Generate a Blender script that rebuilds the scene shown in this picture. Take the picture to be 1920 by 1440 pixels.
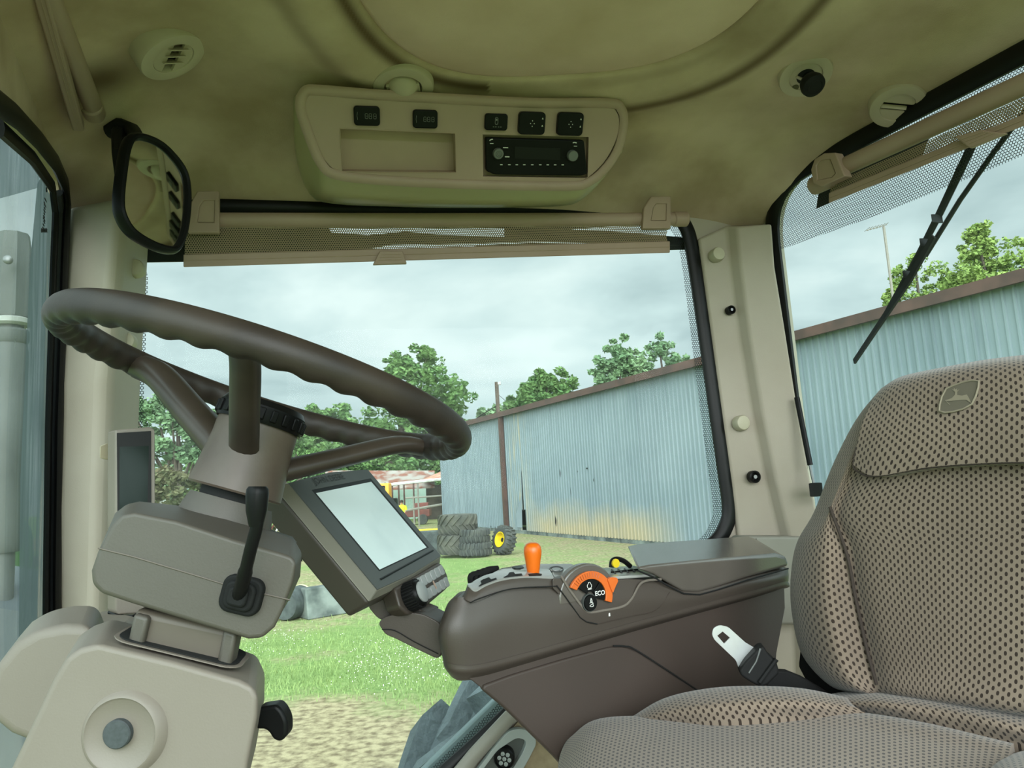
import bpy, bmesh, math, random
from mathutils import Vector, Matrix
from mathutils.bvhtree import BVHTree
for o in list(bpy.data.objects): bpy.data.objects.remove(o)
scene = bpy.context.scene
COL = scene.collection
V = Vector
# ------------------------------------------------------------------ camera
FPX = 1390.0; PITCH = math.radians(7.5); ROLL = math.radians(3.3); CZ = 2.6
cam_d = bpy.data.cameras.new('camera'); cam_o = bpy.data.objects.new('camera', cam_d); COL.objects.link(cam_o)
cam_d.sensor_width = 36.0; cam_d.lens = FPX * 36.0 / 1920.0; cam_d.clip_start = 0.02; cam_d.clip_end = 1500
_F = V((0, math.cos(PITCH), math.sin(PITCH))); _R0 = V((1, 0, 0)); _U0 = V((0, -math.sin(PITCH), math.cos(PITCH)))
_R = _R0 * math.cos(ROLL) - _U0 * math.sin(ROLL); _U = _U0 * math.cos(ROLL) + _R0 * math.sin(ROLL)
CAM = V((0, 0, CZ))
m = Matrix((( _R.x, _U.x, -_F.x, CAM.x), (_R.y, _U.y, -_F.y, CAM.y), (_R.z, _U.z, -_F.z, CAM.z), (0, 0, 0, 1)))
cam_o.matrix_world = m
scene.camera = cam_o
# ------------------------------------------------------------------ exposure
vs = scene.view_settings
vs.view_transform = 'Standard'; vs.look = 'None'; vs.gamma = 1.0; vs.use_curve_mapping = False; vs.exposure = 0.0
scene.cycles.max_bounces = 10; scene.cycles.diffuse_bounces = 5; scene.cycles.transparent_max_bounces = 24
scene.cycles.use_denoising = True
# ------------------------------------------------------------------ world: overcast sky with soft cloud banks
W = bpy.data.worlds.new('sky'); scene.world = W; W.use_nodes = True
wn = W.node_tree.nodes; wl = W.node_tree.links; wn.clear()
def wnode(t, **k):
    n = wn.new(t)
    for a, b in k.items(): setattr(n, a, b)
    return n
w_out = wnode('ShaderNodeOutputWorld'); w_bg = wnode('ShaderNodeBackground'); w_tc = wnode('ShaderNodeTexCoord')
w_sep = wnode('ShaderNodeSeparateXYZ'); wl.new(w_tc.outputs['Generated'], w_sep.inputs[0])
w_add = wnode('ShaderNodeMath', operation='ADD'); w_add.inputs[1].default_value = 0.22; wl.new(w_sep.outputs[2], w_add.inputs[0])
w_mx = wnode('ShaderNodeMath', operation='MAXIMUM'); w_mx.inputs[1].default_value = 0.08; wl.new(w_add.outputs[0], w_mx.inputs[0])
w_dx = wnode('ShaderNodeMath', operation='DIVIDE'); wl.new(w_sep.outputs[0], w_dx.inputs[0]); wl.new(w_mx.outputs[0], w_dx.inputs[1])
w_dy = wnode('ShaderNodeMath', operation='DIVIDE'); wl.new(w_sep.outputs[1], w_dy.inputs[0]); wl.new(w_mx.outputs[0], w_dy.inputs[1])
w_cmb = wnode('ShaderNodeCombineXYZ'); wl.new(w_dx.outputs[0], w_cmb.inputs[0]); wl.new(w_dy.outputs[0], w_cmb.inputs[1]); w_cmb.inputs[2].default_value = 3.7
w_n = wnode('ShaderNodeTexNoise'); w_n.inputs['Scale'].default_value = 1.5; w_n.inputs['Detail'].default_value = 5; w_n.inputs['Roughness'].default_value = 0.5; w_n.inputs['Distortion'].default_value = 0.25
wl.new(w_cmb.outputs[0], w_n.inputs['Vector'])
w_r = wnode('ShaderNodeValToRGB'); wl.new(w_n.outputs['Fac'], w_r.inputs[0])
e = w_r.color_ramp.elements
e[0].position = 0.34; e[0].color = (0.48, 0.63, 0.65, 1); e[1].position = 0.66; e[1].color = (0.88, 1.03, 1.02, 1)
e2 = w_r.color_ramp.elements.new(0.5); e2.color = (0.68, 0.85, 0.86, 1)
# extra sky brightness added on the side behind the camera, to light the cab interior
w_dot = wnode('ShaderNodeVectorMath', operation='DOT_PRODUCT'); wl.new(w_tc.outputs['Generated'], w_dot.inputs[0]); w_dot.inputs[1].default_value = V((0.05, -0.80, 0.42)).normalized()
w_map = wnode('ShaderNodeMapRange'); w_map.inputs['From Min'].default_value = -0.1; w_map.inputs['From Max'].default_value = 1.0; w_map.inputs['To Min'].default_value = 1.0; w_map.inputs['To Max'].default_value = 6.0
wl.new(w_dot.outputs['Value'], w_map.inputs['Value'])
wl.new(w_r.outputs[0], w_bg.inputs['Color']); wl.new(w_map.outputs[0], w_bg.inputs['Strength']); wl.new(w_bg.outputs[0], w_out.inputs[0])
# ------------------------------------------------------------------ the veiled sun
sd = bpy.data.lights.new('sun', 'SUN'); sd.energy = 2.4; sd.angle = math.radians(50); sd.color = (1.0, 0.95, 0.95)
so = bpy.data.objects.new('sun', sd); COL.objects.link(so)
so.rotation_euler = V((0.12, -0.86, 0.36)).to_track_quat('Z', 'Y').to_euler()

# ------------------------------------------------------------------ geometry helpers
def ray(px, py):
    return (_F + _R * ((px - 960) / FPX) + _U * ((720 - py) / FPX))
def P(px, py, Y):                                   # world point seen at pixel (px,py) at world depth Y
    d = ray(px, py); return CAM + d * (Y / d.y)
def PL(px, py, o, n):                               # where the pixel's ray meets a plane
    d = ray(px, py); return CAM + d * ((o - CAM).dot(n) / d.dot(n))
def G(px, py, z=0.0): return PL(px, py, V((0, 0, z)), V((0, 0, 1)))
S = V((0.972, 0.236, 0)).normalized()               # along the right side of the cab, towards the rear
L = V((-0.4, 0.917, 0)).normalized()                # across the cab, from the door to the right side
SN = V((-S.y, S.x, 0))                              # outwards through the right side
W1O = V((-0.563, 1.35, CZ))
def P1(px, py, off=0.0): return PL(px, py, W1O + SN * off, SN)
FR = V((-0.79, 1.295, 0)); RR = V((0.573, 1.626, 0)); FL = FR - L * 1.6; RL = RR - L * 1.6
LN0 = V((-L.y, L.x, 0))                             # outwards through the windshield (to the left)
LN3 = V((L.y, -L.x, 0))
def P0(px, py, off=0.0): return PL(px, py, FR + LN0 * off + V((0, 0, CZ)), LN0)
def P3(px, py, off=0.0): return PL(px, py, RR + LN3 * off + V((0, 0, CZ)), LN3)

def smooth(me, ang=35):
    for p in me.polygons: p.use_smooth = True
    try: me.set_sharp_from_angle(angle=math.radians(ang))
    except Exception: pass
def link(name, me, mat=None, parent=None):
    o = bpy.data.objects.new(name, me); COL.objects.link(o)
    if mat is not None and not me.materials: me.materials.append(mat)
    if parent is not None:
        o.parent = parent
        me.transform(ROOTINV(parent))
    return o
_roots = {}
def ROOTINV(p):
    while p.parent: p = p.parent
    return _roots.get(p.name, Matrix.Identity(4))
def thing(name, label, cat, loc=(0, 0, 0), group=None, kind=None):
    o = bpy.data.objects.new(name, None); COL.objects.link(o); o.location = V(loc); o.empty_display_size = 0.05
    _roots[o.name] = Matrix.Translation(-V(loc))
    if label: o['label'] = label
    if cat: o['category'] = cat
    if group: o['group'] = group
    if kind: o['kind'] = kind
    return o
def tag(o, label=None, cat=None, group=None, kind=None):
    if label: o['label'] = label
    if cat: o['category'] = cat
    if group: o['group'] = group
    if kind: o['kind'] = kind
    return o
def mesh(verts, faces, ang=35, recalc=True, uvs=None):
    me = bpy.data.meshes.new('m'); me.from_pydata([tuple(v) for v in verts], [], faces)
    if uvs:
        uv = me.uv_layers.new(name='UVMap')
        for l in me.loops: uv.data[l.index].uv = uvs[l.vertex_index]
    if recalc:
        bm = bmesh.new(); bm.from_mesh(me); bmesh.ops.recalc_face_normals(bm, faces=bm.faces); bm.to_mesh(me); bm.free()
    smooth(me, ang); return me
def bev(o, w, seg=3, ang=30):
    b = o.modifiers.new('bevel', 'BEVEL'); b.width = w; b.segments = seg; b.limit_method = 'ANGLE'; b.angle_limit = math.radians(ang); b.harden_normals = False
    return o
class MB:
    def __init__(s): s.v = []; s.f = []
    def add(s, v, f):
        n = len(s.v); s.v += [V(a) for a in v]; s.f += [tuple(i + n for i in a) for a in f]
    def box(s, c, ax, ay, az):                      # centre and three half-axis vectors
        c = V(c); v = [c + ax * i + ay * j + az * k for k in (-1, 1) for j in (-1, 1) for i in (-1, 1)]
        s.add(v, [(0, 2, 3, 1), (4, 5, 7, 6), (0, 1, 5, 4), (2, 6, 7, 3), (0, 4, 6, 2), (1, 3, 7, 5)])
    def prism(s, pts, back):
        n = len(pts); back = V(back)
        s.add([V(p) for p in pts] + [V(p) + back for p in pts],
              [tuple(range(n)), tuple(range(2 * n - 1, n - 1, -1))] + [(i, i + n, (i + 1) % n + n, (i + 1) % n) for i in range(n)])
    def prism2(s, a, b):
        n = len(a)
        s.add([V(p) for p in a] + [V(p) for p in b],
              [tuple(range(n)), tuple(range(2 * n - 1, n - 1, -1))] + [(i, i + n, (i + 1) % n + n, (i + 1) % n) for i in range(n)])
    def tube(s, pts, r, n=12, closed=False, cap=True, flat=None):
        pts = [V(p) for p in pts]; m_ = len(pts)
        if not hasattr(r, '__len__'): r = [r] * m_
        T = []
        for i in range(m_):
            if closed: t = pts[(i + 1) % m_] - pts[i - 1]
            else: t = pts[min(i + 1, m_ - 1)] - pts[max(i - 1, 0)]
            T.append(t.normalized())
        u = T[0].orthogonal().normalized() if flat is None else (V(flat[2]) - T[0] * T[0].dot(V(flat[2]))).normalized()
        vs_ = []
        for i in range(m_):
            if flat is not None: u = (V(flat[2]) - T[i] * T[i].dot(V(flat[2]))).normalized()
            else: u = (u - T[i] * T[i].dot(u)).normalized()
            w = T[i].cross(u)
            a_, b_ = (1, 1) if flat is None else flat[:2]
            for k in range(n):
                th = 2 * math.pi * k / n
                vs_.append(pts[i] + u * (math.cos(th) * r[i] * a_) + w * (math.sin(th) * r[i] * b_))
        fs = []
        for i in range(m_ if closed else m_ - 1):
            j = (i + 1) % m_
            for k in range(n): fs.append((i * n + k, i * n + (k + 1) % n, j * n + (k + 1) % n, j * n + k))
        if cap and not closed: fs += [tuple(range(n - 1, -1, -1)), tuple((m_ - 1) * n + k for k in range(n))]
        s.add(vs_, fs)
    def lathe(s, o, ax, prof, n=32, capa=True, capb=True):   # prof: (radius, height along axis)
        o = V(o); ax = V(ax).normalized(); u = ax.orthogonal().normalized(); w = ax.cross(u); vs_ = []
        for r, h in prof:
            for k in range(n):
                th = 2 * math.pi * k / n; vs_.append(o + ax * h + u * (r * math.cos(th)) + w * (r * math.sin(th)))
        fs = [(i * n + k, i * n + (k + 1) % n, (i + 1) * n + (k + 1) % n, (i + 1) * n + k) for i in range(len(prof) - 1) for k in range(n)]
        if capa: fs.append(tuple(range(n - 1, -1, -1)))
        if capb: fs.append(tuple((len(prof) - 1) * n + k for k in range(n)))
        s.add(vs_, fs)
    def build(s, name, mat, parent=None, ang=35, recalc=True):
        return link(name, mesh(s.v, s.f, ang, recalc), mat, parent)
def slab(name, pts, back, mat, parent=None, b=0.0, seg=3, ang=30):
    q = MB(); q.prism(pts, back); o = q.build(name, mat, parent)
    if b: bev(o, b, seg, ang)
    return o
def slab2(name, a, b_, mat, parent=None, b=0.0, seg=3, ang=30):
    q = MB(); q.prism2(a, b_); o = q.build(name, mat, parent)
    if b: bev(o, b, seg, ang)
    return o
def cr(p, n, closed=False):                         # Catmull-Rom through points
    p = [V(a) for a in p]; out = []; m_ = len(p)
    for i in range(m_ if closed else m_ - 1):
        if closed: a, b, c, d = p[i - 1], p[i], p[(i + 1) % m_], p[(i + 2) % m_]
        else:
            b, c = p[i], p[i + 1]; a = p[i - 1] if i else b * 2 - c; d = p[i + 2] if i + 2 < m_ else c * 2 - b
        for k in range(n):
            t = k / n
            out.append(0.5 * ((2 * b) + (c - a) * t + (2 * a - 5 * b + 4 * c - d) * t * t + (3 * b - 3 * c + d - a) * t ** 3))
    if not closed: out.append(p[-1])
    return out
def patch(name, rows, mat, parent=None, nu=8, nv=8, back=None, ang=60, uvoff=(0, 0)):   # smooth skin through a grid of points, given a solid back
    R_ = [cr(r, nu) for r in rows]
    Cn = [cr([R_[i][j] for i in range(len(R_))], nv) for j in range(len(R_[0]))]   # Cn[j][i]
    W_ = len(Cn); H_ = len(Cn[0])
    g = [[Cn[j][i] for j in range(W_)] for i in range(H_)]
    us = [0.0]; mid = H_ // 2
    for j in range(1, W_): us.append(us[-1] + (g[mid][j] - g[mid][j - 1]).length)
    vv = [0.0]; mj = W_ // 2
    for i in range(1, H_): vv.append(vv[-1] + (g[i][mj] - g[i - 1][mj]).length)
    verts = [g[i][j] for i in range(H_) for j in range(W_)]
    uvs = [(us[j] + uvoff[0], -vv[i] + uvoff[1]) for i in range(H_) for j in range(W_)]
    faces = [(i * W_ + j, i * W_ + j + 1, (i + 1) * W_ + j + 1, (i + 1) * W_ + j) for i in range(H_ - 1) for j in range(W_ - 1)]
    if back is not None:
        n = len(verts); back = V(back)
        verts += [v + back for v in verts]; uvs += uvs
        faces += [tuple(n + k for k in reversed(f)) for f in faces]
        loop = [j for j in range(W_)] + [i * W_ + W_ - 1 for i in range(1, H_)] + [(H_ - 1) * W_ + j for j in range(W_ - 2, -1, -1)] + [i * W_ for i in range(H_ - 2, 0, -1)]
        for k in range(len(loop)):
            a, b = loop[k], loop[(k + 1) % len(loop)]; faces.append((a, a + n, b + n, b))
    me = mesh(verts, faces, ang, True, uvs)
    return link(name, me, mat, parent)
def loft(name, rings, mat, parent=None, nu=4, nv=6, ang=50, sub=True, capa=True):   # closed body through rings of points
    R_ = [cr(r, nu, True) for r in rings]; n = len(R_[0])
    Cn = [cr([R_[i][j] for i in range(len(R_))], nv) for j in range(n)]
    H_ = len(Cn[0]); q = MB()
    verts = [Cn[j][i] for i in range(H_) for j in range(n)]
    faces = [(i * n + j, i * n + (j + 1) % n, (i + 1) * n + (j + 1) % n, (i + 1) * n + j) for i in range(H_ - 1) for j in range(n)]
    faces += [tuple((H_ - 1) * n + k for k in range(n))] + ([tuple(range(n - 1, -1, -1))] if capa else [])
    q.add(verts, faces); return q.build(name, mat, parent, ang)
def holed(outer, holes, back):                      # flat plate with openings, given thickness; returns verts, faces
    bm = bmesh.new(); es = []
    for loop in [outer] + holes:
        vs_ = [bm.verts.new(p) for p in loop]
        for i in range(len(vs_)): es.append(bm.edges.new((vs_[i], vs_[(i + 1) % len(vs_)])))
    bmesh.ops.triangle_fill(bm, use_beauty=True, use_dissolve=False, edges=es)
    r = bmesh.ops.extrude_face_region(bm, geom=list(bm.faces))
    bmesh.ops.translate(bm, vec=V(back), verts=[e_ for e_ in r['geom'] if isinstance(e_, bmesh.types.BMVert)])
    bmesh.ops.recalc_face_normals(bm, faces=bm.faces)
    me = bpy.data.meshes.new('m'); bm.to_mesh(me); bm.free(); smooth(me, 30); return me
def rrect(o, u, v, w, h, r, n=5):                   # rounded rectangle outline, centre o
    out = []
    for cx, cy, a0 in ((w / 2 - r, h / 2 - r, 0), (-w / 2 + r, h / 2 - r, 90), (-w / 2 + r, -h / 2 + r, 180), (w / 2 - r, -h / 2 + r, 270)):
        for k in range(n + 1):
            a = math.radians(a0 + 90 * k / n); out.append(V(o) + u * (cx + r * math.cos(a)) + v * (cy + r * math.sin(a)))
    return out
def rounded(pts, r, n=4):                           # round the corners of a polygon
    out = []; m_ = len(pts)
    for i in range(m_):
        a, b, c = V(pts[i - 1]), V(pts[i]), V(pts[(i + 1) % m_])
        rr = min(r, (a - b).length * .45, (c - b).length * .45)
        p = b + (a - b).normalized() * rr; q = b + (c - b).normalized() * rr
        for k in range(n + 1):
            t = k / n; out.append(p * (1 - t) ** 2 + b * 2 * t * (1 - t) + q * t * t)
    return out
def text(name, s, o, u, v, size, mat, parent, depth=0.0004, align='CENTER', font=None, off=0.0):
    c = bpy.data.curves.new('t', 'FONT'); c.body = s; c.size = 1.0; c.align_x = align; c.align_y = 'CENTER'; c.extrude = 0; c.offset = off; c.resolution_u = 3
    t = bpy.data.objects.new('t', c); COL.objects.link(t); dg = bpy.context.evaluated_depsgraph_get()
    me = bpy.data.meshes.new_from_object(t.evaluated_get(dg)); bpy.data.objects.remove(t)
    u = V(u).normalized(); v = V(v); v = (v - u * u.dot(v)).normalized(); w = u.cross(v)
    M = Matrix(((u.x, v.x, w.x, o[0]), (u.y, v.y, w.y, o[1]), (u.z, v.z, w.z, o[2]), (0, 0, 0, 1)))
    me.transform(M @ Matrix.Scale(size, 4)); me.materials.clear()
    return link(name, me, mat, parent)
def copy_tree(o, parent=None):
    c = o.copy(); COL.objects.link(c); c.parent = parent
    for ch in [x for x in o.children]: copy_tree(ch, c)
    return c

# ------------------------------------------------------------------ materials
MATS = {}
def srgb(r, g, b):
    f = lambda c: (c / 255 / 12.92) if c / 255 <= 0.04045 else ((c / 255 + 0.055) / 1.055) ** 2.4
    return (f(r), f(g), f(b), 1)
def mat(name, col, rough=0.6, col2=None, nscale=8.0, ndet=4, bump=0.0, bscale=200.0, metal=0.0, spec=0.5, coord='Object', lo=0.35, hi=0.65, sheen=0.0):
    m_ = bpy.data.materials.new(name); m_.use_nodes = True; nt = m_.node_tree; b = nt.nodes['Principled BSDF']
    b.inputs['Base Color'].default_value = col; b.inputs['Roughness'].default_value = rough; b.inputs['Metallic'].default_value = metal
    b.inputs['Specular IOR Level'].default_value = spec
    if sheen: b.inputs['Sheen Weight'].default_value = sheen
    tc = nt.nodes.new('ShaderNodeTexCoord')
    c2 = col2 if col2 is not None else tuple(c * 0.86 for c in col[:3]) + (1,)
    n = nt.nodes.new('ShaderNodeTexNoise'); n.inputs['Scale'].default_value = nscale; n.inputs['Detail'].default_value = ndet
    nt.links.new(tc.outputs[coord], n.inputs['Vector'])
    r = nt.nodes.new('ShaderNodeMapRange'); r.inputs['From Min'].default_value = lo; r.inputs['From Max'].default_value = hi; nt.links.new(n.outputs['Fac'], r.inputs['Value'])
    mx = nt.nodes.new('ShaderNodeMix'); mx.data_type = 'RGBA'; mx.inputs['A'].default_value = col; mx.inputs['B'].default_value = c2
    nt.links.new(r.outputs[0], mx.inputs['Factor']); nt.links.new(mx.outputs['Result'], b.inputs['Base Color'])
    if bump:
        n2 = nt.nodes.new('ShaderNodeTexNoise'); n2.inputs['Scale'].default_value = bscale; n2.inputs['Detail'].default_value = 2
        nt.links.new(tc.outputs[coord], n2.inputs['Vector'])
        bp = nt.nodes.new('ShaderNodeBump'); bp.inputs['Strength'].default_value = bump; bp.inputs['Distance'].default_value = 0.001 if bscale > 50 else 0.02
        nt.links.new(n2.outputs['Fac'], bp.inputs['Height']); nt.links.new(bp.outputs[0], b.inputs['Normal'])
    MATS[name] = m_; m_['mix'] = 1
    return m_
def dots(nt, vec, su, sv, rad, stagger=True, aspect=1.0):   # lattice of dots: returns socket that is 1 inside a dot
    N = nt.nodes; Lk = nt.links
    sp = N.new('ShaderNodeSeparateXYZ'); Lk.new(vec, sp.inputs[0])
    def M(op, a, b=None):
        n = N.new('ShaderNodeMath'); n.operation = op
        for i, x in enumerate((a, b)):
            if x is None: continue
            if isinstance(x, (int, float)): n.inputs[i].default_value = x
            else: Lk.new(x, n.inputs[i])
        return n.outputs[0]
    v_ = M('DIVIDE', sp.outputs[1], sv); row = M('FLOOR', v_); fv = M('SUBTRACT', M('SUBTRACT', v_, row), 0.5)
    u_ = M('DIVIDE', sp.outputs[0], su)
    if stagger: u_ = M('ADD', u_, M('MULTIPLY', M('MODULO', M('ABSOLUTE', row), 2.0), 0.5))
    fu = M('SUBTRACT', M('SUBTRACT', u_, M('FLOOR', u_)), 0.5)
    du = M('MULTIPLY', fu, su); dv = M('MULTIPLY', M('MULTIPLY', fv, sv), aspect)
    d = M('SQRT', M('ADD', M('MULTIPLY', du, du), M('MULTIPLY', dv, dv)))
    return M('LESS_THAN', d, rad)
liner = mat('headliner_cloth', srgb(204, 182, 160), 0.95, srgb(164, 142, 118), 5.0, 6, bump=0.5, bscale=500, spec=0.1, lo=0.38, hi=0.68)
def stain_liner():                                   # dirt stains held in a vertex attribute
    nt = liner.node_tree; b = nt.nodes['Principled BSDF']; lk = b.inputs['Base Color'].links[0].from_socket
    at = nt.nodes.new('ShaderNodeAttribute'); at.attribute_name = 'stain'
    mx = nt.nodes.new('ShaderNodeMix'); mx.data_type = 'RGBA'; mx.inputs['B'].default_value = srgb(88, 68, 48)
    nt.links.new(at.outputs['Fac'], mx.inputs['Factor']); nt.links.new(lk, mx.inputs['A']); nt.links.new(mx.outputs['Result'], b.inputs['Base Color'])
stain_liner()
hatch_m = mat('hatch_cloth', srgb(212, 184, 168), 0.95, srgb(194, 166, 146), 6, 5, bump=0.4, bscale=500, spec=0.1)
pillar_m = mat('pillar_plastic', srgb(176, 166, 152), 0.6, srgb(166, 155, 140), 5, 4, bump=0.15, bscale=700)
plug_m = mat('plug_plastic', srgb(186, 178, 155), 0.5)
tan_m = mat('tan_plastic', srgb(166, 142, 126), 0.55, srgb(156, 132, 116), 6, 3, bump=0.1, bscale=600)
pocket_m = mat('pocket_plastic', srgb(172, 148, 128), 0.7)
shell_grass_tint_m = mat('overhead_shell_plastic', srgb(176, 170, 132), 0.28, srgb(170, 160, 124), 5)  # green reflected off the grass is painted into the shell colour
ped_m = mat('pedestal_plastic', srgb(122, 112, 103), 0.5, srgb(116, 106, 96), 5, 4, bump=0.12, bscale=600)
cow_m = mat('column_plastic', srgb(80, 74, 67), 0.5, srgb(75, 69, 62), 7, 4, bump=0.12, bscale=600)
slide_m = mat('column_slide_plastic', srgb(92, 82, 72), 0.5)
hub_m = mat('hub_plastic', srgb(94, 82, 72), 0.42, srgb(78, 65, 57), 18, 5, bump=0.1, bscale=300)
rim_m = mat('steering_rim_rubber', srgb(42, 35, 31), 0.48, srgb(56, 47, 40), 16, 5, bump=0.12, bscale=400, spec=0.35)
spoke_m = mat('spoke_plastic', srgb(66, 56, 49), 0.42, srgb(52, 44, 38), 18, 5)
con_m = mat('armrest_plastic', srgb(72, 64, 58), 0.45, srgb(68, 60, 54), 6, 3, bump=0.1, bscale=600)
con_low_m = mat('armrest_lower_plastic', srgb(64, 53, 47), 0.6, srgb(60, 50, 44), 6, 3, bump=0.1, bscale=600)
lip_m = mat('bay_lip_plastic', srgb(112, 104, 96), 0.35)
lid_m = mat('armrest_lid_vinyl', srgb(92, 86, 80), 0.24, srgb(86, 80, 74), 10, 3, bump=0.15, bscale=400, spec=0.9)
strip_m = mat('gate_panel_sky_sheen', srgb(160, 160, 156), 0.16)  # lightened base paints in the sky reflection on the gate panels
disp_m = mat('display_case_plastic', srgb(118, 114, 102), 0.42)
disp_side_m = mat('display_side_plastic', srgb(66, 60, 52), 0.55)
dark_m = mat('dark_bezel_plastic', srgb(74, 77, 75), 0.4)
black_m = mat('black_plastic', srgb(17, 17, 17), 0.36, srgb(22, 22, 22), 20, spec=0.12)
matte_black_m = mat('matte_black_rubber', srgb(18, 18, 18), 0.7, srgb(25, 25, 25), 20, spec=0.2)
gasket_m = mat('gasket_rubber', srgb(14, 15, 15), 0.42, spec=0.25)
wseal_m = mat('windshield_seal_rubber', srgb(34, 38, 40), 0.5)
frit_m = mat('tinted_glass_edge', srgb(76, 88, 94), 0.25, srgb(98, 108, 110), 14, 6, lo=0.45, hi=0.75)
chrome_m = mat('chrome', (0.9, 0.92, 0.92, 1), 0.3, (0.78, 0.8, 0.8, 1), 30, metal=0.65)
steel_m = mat('dull_steel', srgb(120, 122, 122), 0.35, metal=0.8)
orange_m = mat('orange_plastic', srgb(226, 108, 18), 0.3, srgb(220, 100, 14), 10)
orange2_m = mat('orange_dial_plastic', srgb(214, 104, 40), 0.4)
white_m = mat('white_print', srgb(225, 225, 220), 0.5)
print_m = mat('dark_print', srgb(38, 38, 36), 0.5)
grey_print_m = mat('grey_print', srgb(120, 120, 118), 0.5)
key_m = mat('grey_key_plastic', srgb(156, 158, 156), 0.3)
screen_black_m = mat('dark_screen_glass', srgb(30, 40, 35), 0.16, srgb(28, 37, 32), 6, spec=0.2)
cap_grey_m = mat('grey_cap', srgb(64, 68, 70), 0.65, srgb(54, 58, 60), 300)
grey_m = mat('light_grey_plastic', srgb(150, 156, 152), 0.4)
grey_trim_m = mat('grey_trim_plastic', srgb(140, 136, 126), 0.5)
floor_m = mat('floor_mat', srgb(122, 110, 98), 0.9, srgb(104, 94, 84), 20, bump=0.3)
lower_m = mat('lower_wall_carpet', srgb(150, 136, 108), 0.95, srgb(136, 122, 96), 60, bump=0.6, bscale=500)
mirror_m = mat('mirror_glass', (0.75, 0.78, 0.76, 1), 0.03, metal=1.0)
speaker_m = mat('dark_vent_hole', srgb(10, 10, 9), 0.8)
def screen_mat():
    m_ = mat('screen_sky_reflection', srgb(196, 212, 210), 0.09, srgb(176, 194, 194), 9, 5, lo=0.55, hi=0.8, spec=0.9)
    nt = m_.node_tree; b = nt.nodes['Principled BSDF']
    b.inputs['Emission Color'].default_value = (0.62, 0.74, 0.73, 1); b.inputs['Emission Strength'].default_value = 0.22  # pale base and glow stand in for the sky mirrored in the glass
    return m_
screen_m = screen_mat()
def glass_mat(name, dust=0.05, tint=(0.93, 0.985, 0.965), blue=(0.6, 0.66, 0.68)):
    m_ = bpy.data.materials.new(name); m_.use_nodes = True; nt = m_.node_tree; N = nt.nodes; N.clear(); Lk = nt.links
    out = N.new('ShaderNodeOutputMaterial'); tr = N.new('ShaderNodeBsdfTransparent'); tr.inputs[0].default_value = tint + (1,)
    gl = N.new('ShaderNodeBsdfGlossy'); gl.inputs['Roughness'].default_value = 0.02
    lw = N.new('ShaderNodeFresnel'); lw.inputs['IOR'].default_value = 1.14
    m1 = N.new('ShaderNodeMixShader'); Lk.new(lw.outputs[0], m1.inputs[0]); Lk.new(tr.outputs[0], m1.inputs[1]); Lk.new(gl.outputs[0], m1.inputs[2])
    df = N.new('ShaderNodeBsdfDiffuse'); df.inputs[0].default_value = blue + (1,)
    tc = N.new('ShaderNodeTexCoord'); n = N.new('ShaderNodeTexNoise'); n.inputs['Scale'].default_value = 5; n.inputs['Detail'].default_value = 8; Lk.new(tc.outputs['Object'], n.inputs['Vector'])
    r = N.new('ShaderNodeMapRange'); r.inputs['From Min'].default_value = 0.35; r.inputs['From Max'].default_value = 0.75; r.inputs['To Min'].default_value = dust * 0.5; r.inputs['To Max'].default_value = dust * 1.8
    Lk.new(n.outputs['Fac'], r.inputs['Value'])
    m2 = N.new('ShaderNodeMixShader'); Lk.new(r.outputs[0], m2.inputs[0]); Lk.new(m1.outputs[0], m2.inputs[1]); Lk.new(df.outputs[0], m2.inputs[2])
    Lk.new(m2.outputs[0], out.inputs[0]); return m_
glass_m = glass_mat('window_glass', 0.035)
dusty_glass_m = glass_mat('dusty_windshield_glass', 0.2)
wing_glass_m = glass_mat('grey_edge_glass', 0.85, (0.9, 0.95, 0.95), (0.36, 0.44, 0.46))
def perf_mat(name, col, su, sv, rad, coord='UV', trans=0.0):
    m_ = bpy.data.materials.new(name); m_.use_nodes = True; nt = m_.node_tree; N = nt.nodes; Lk = nt.links; b = N['Principled BSDF']
    b.inputs['Base Color'].default_value = col; b.inputs['Roughness'].default_value = 0.8
    out = N['Material Output']; tc = N.new('ShaderNodeTexCoord'); d = dots(nt, tc.outputs[coord], su, sv, rad)
    tr = N.new('ShaderNodeBsdfTransparent'); mx = N.new('ShaderNodeMixShader'); Lk.new(d, mx.inputs[0]); Lk.new(b.outputs[0], mx.inputs[1]); Lk.new(tr.outputs[0], mx.inputs[2]); Lk.new(mx.outputs[0], out.inputs[0])
    return m_
shade_m = perf_mat('perforated_shade_cloth', srgb(140, 122, 98), 0.0042, 0.0036, 0.00115)
fritdot_m = perf_mat('frit_dots', srgb(40, 46, 48), 0.0050, 0.0043, 0.00205)
def seat_mat():
    m_ = mat('seat_cloth', srgb(134, 119, 105), 0.95, srgb(114, 101, 89), 4, 5, bump=0.0, spec=0.1, sheen=0.2); nt = m_.node_tree; N = nt.nodes; Lk = nt.links; b = N['Principled BSDF']
    tc = N.new('ShaderNodeTexCoord'); d = dots(nt, tc.outputs['UV'], 0.0098, 0.0046, 0.00145, True, 0.56)
    lk = b.inputs['Base Color'].links[0].from_socket; mx = N.new('ShaderNodeMix'); mx.data_type = 'RGBA'; mx.inputs['B'].default_value = srgb(50, 41, 35)
    Lk.new(d, mx.inputs['Factor']); Lk.new(lk, mx.inputs['A']); Lk.new(mx.outputs['Result'], b.inputs['Base Color'])
    bp = N.new('ShaderNodeBump'); bp.inputs['Strength'].default_value = 0.5; bp.inputs['Distance'].default_value = 0.0008; bp.invert = True; Lk.new(d, bp.inputs['Height']); Lk.new(bp.outputs[0], b.inputs['Normal'])
    return m_
seat_m = seat_mat()
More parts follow.
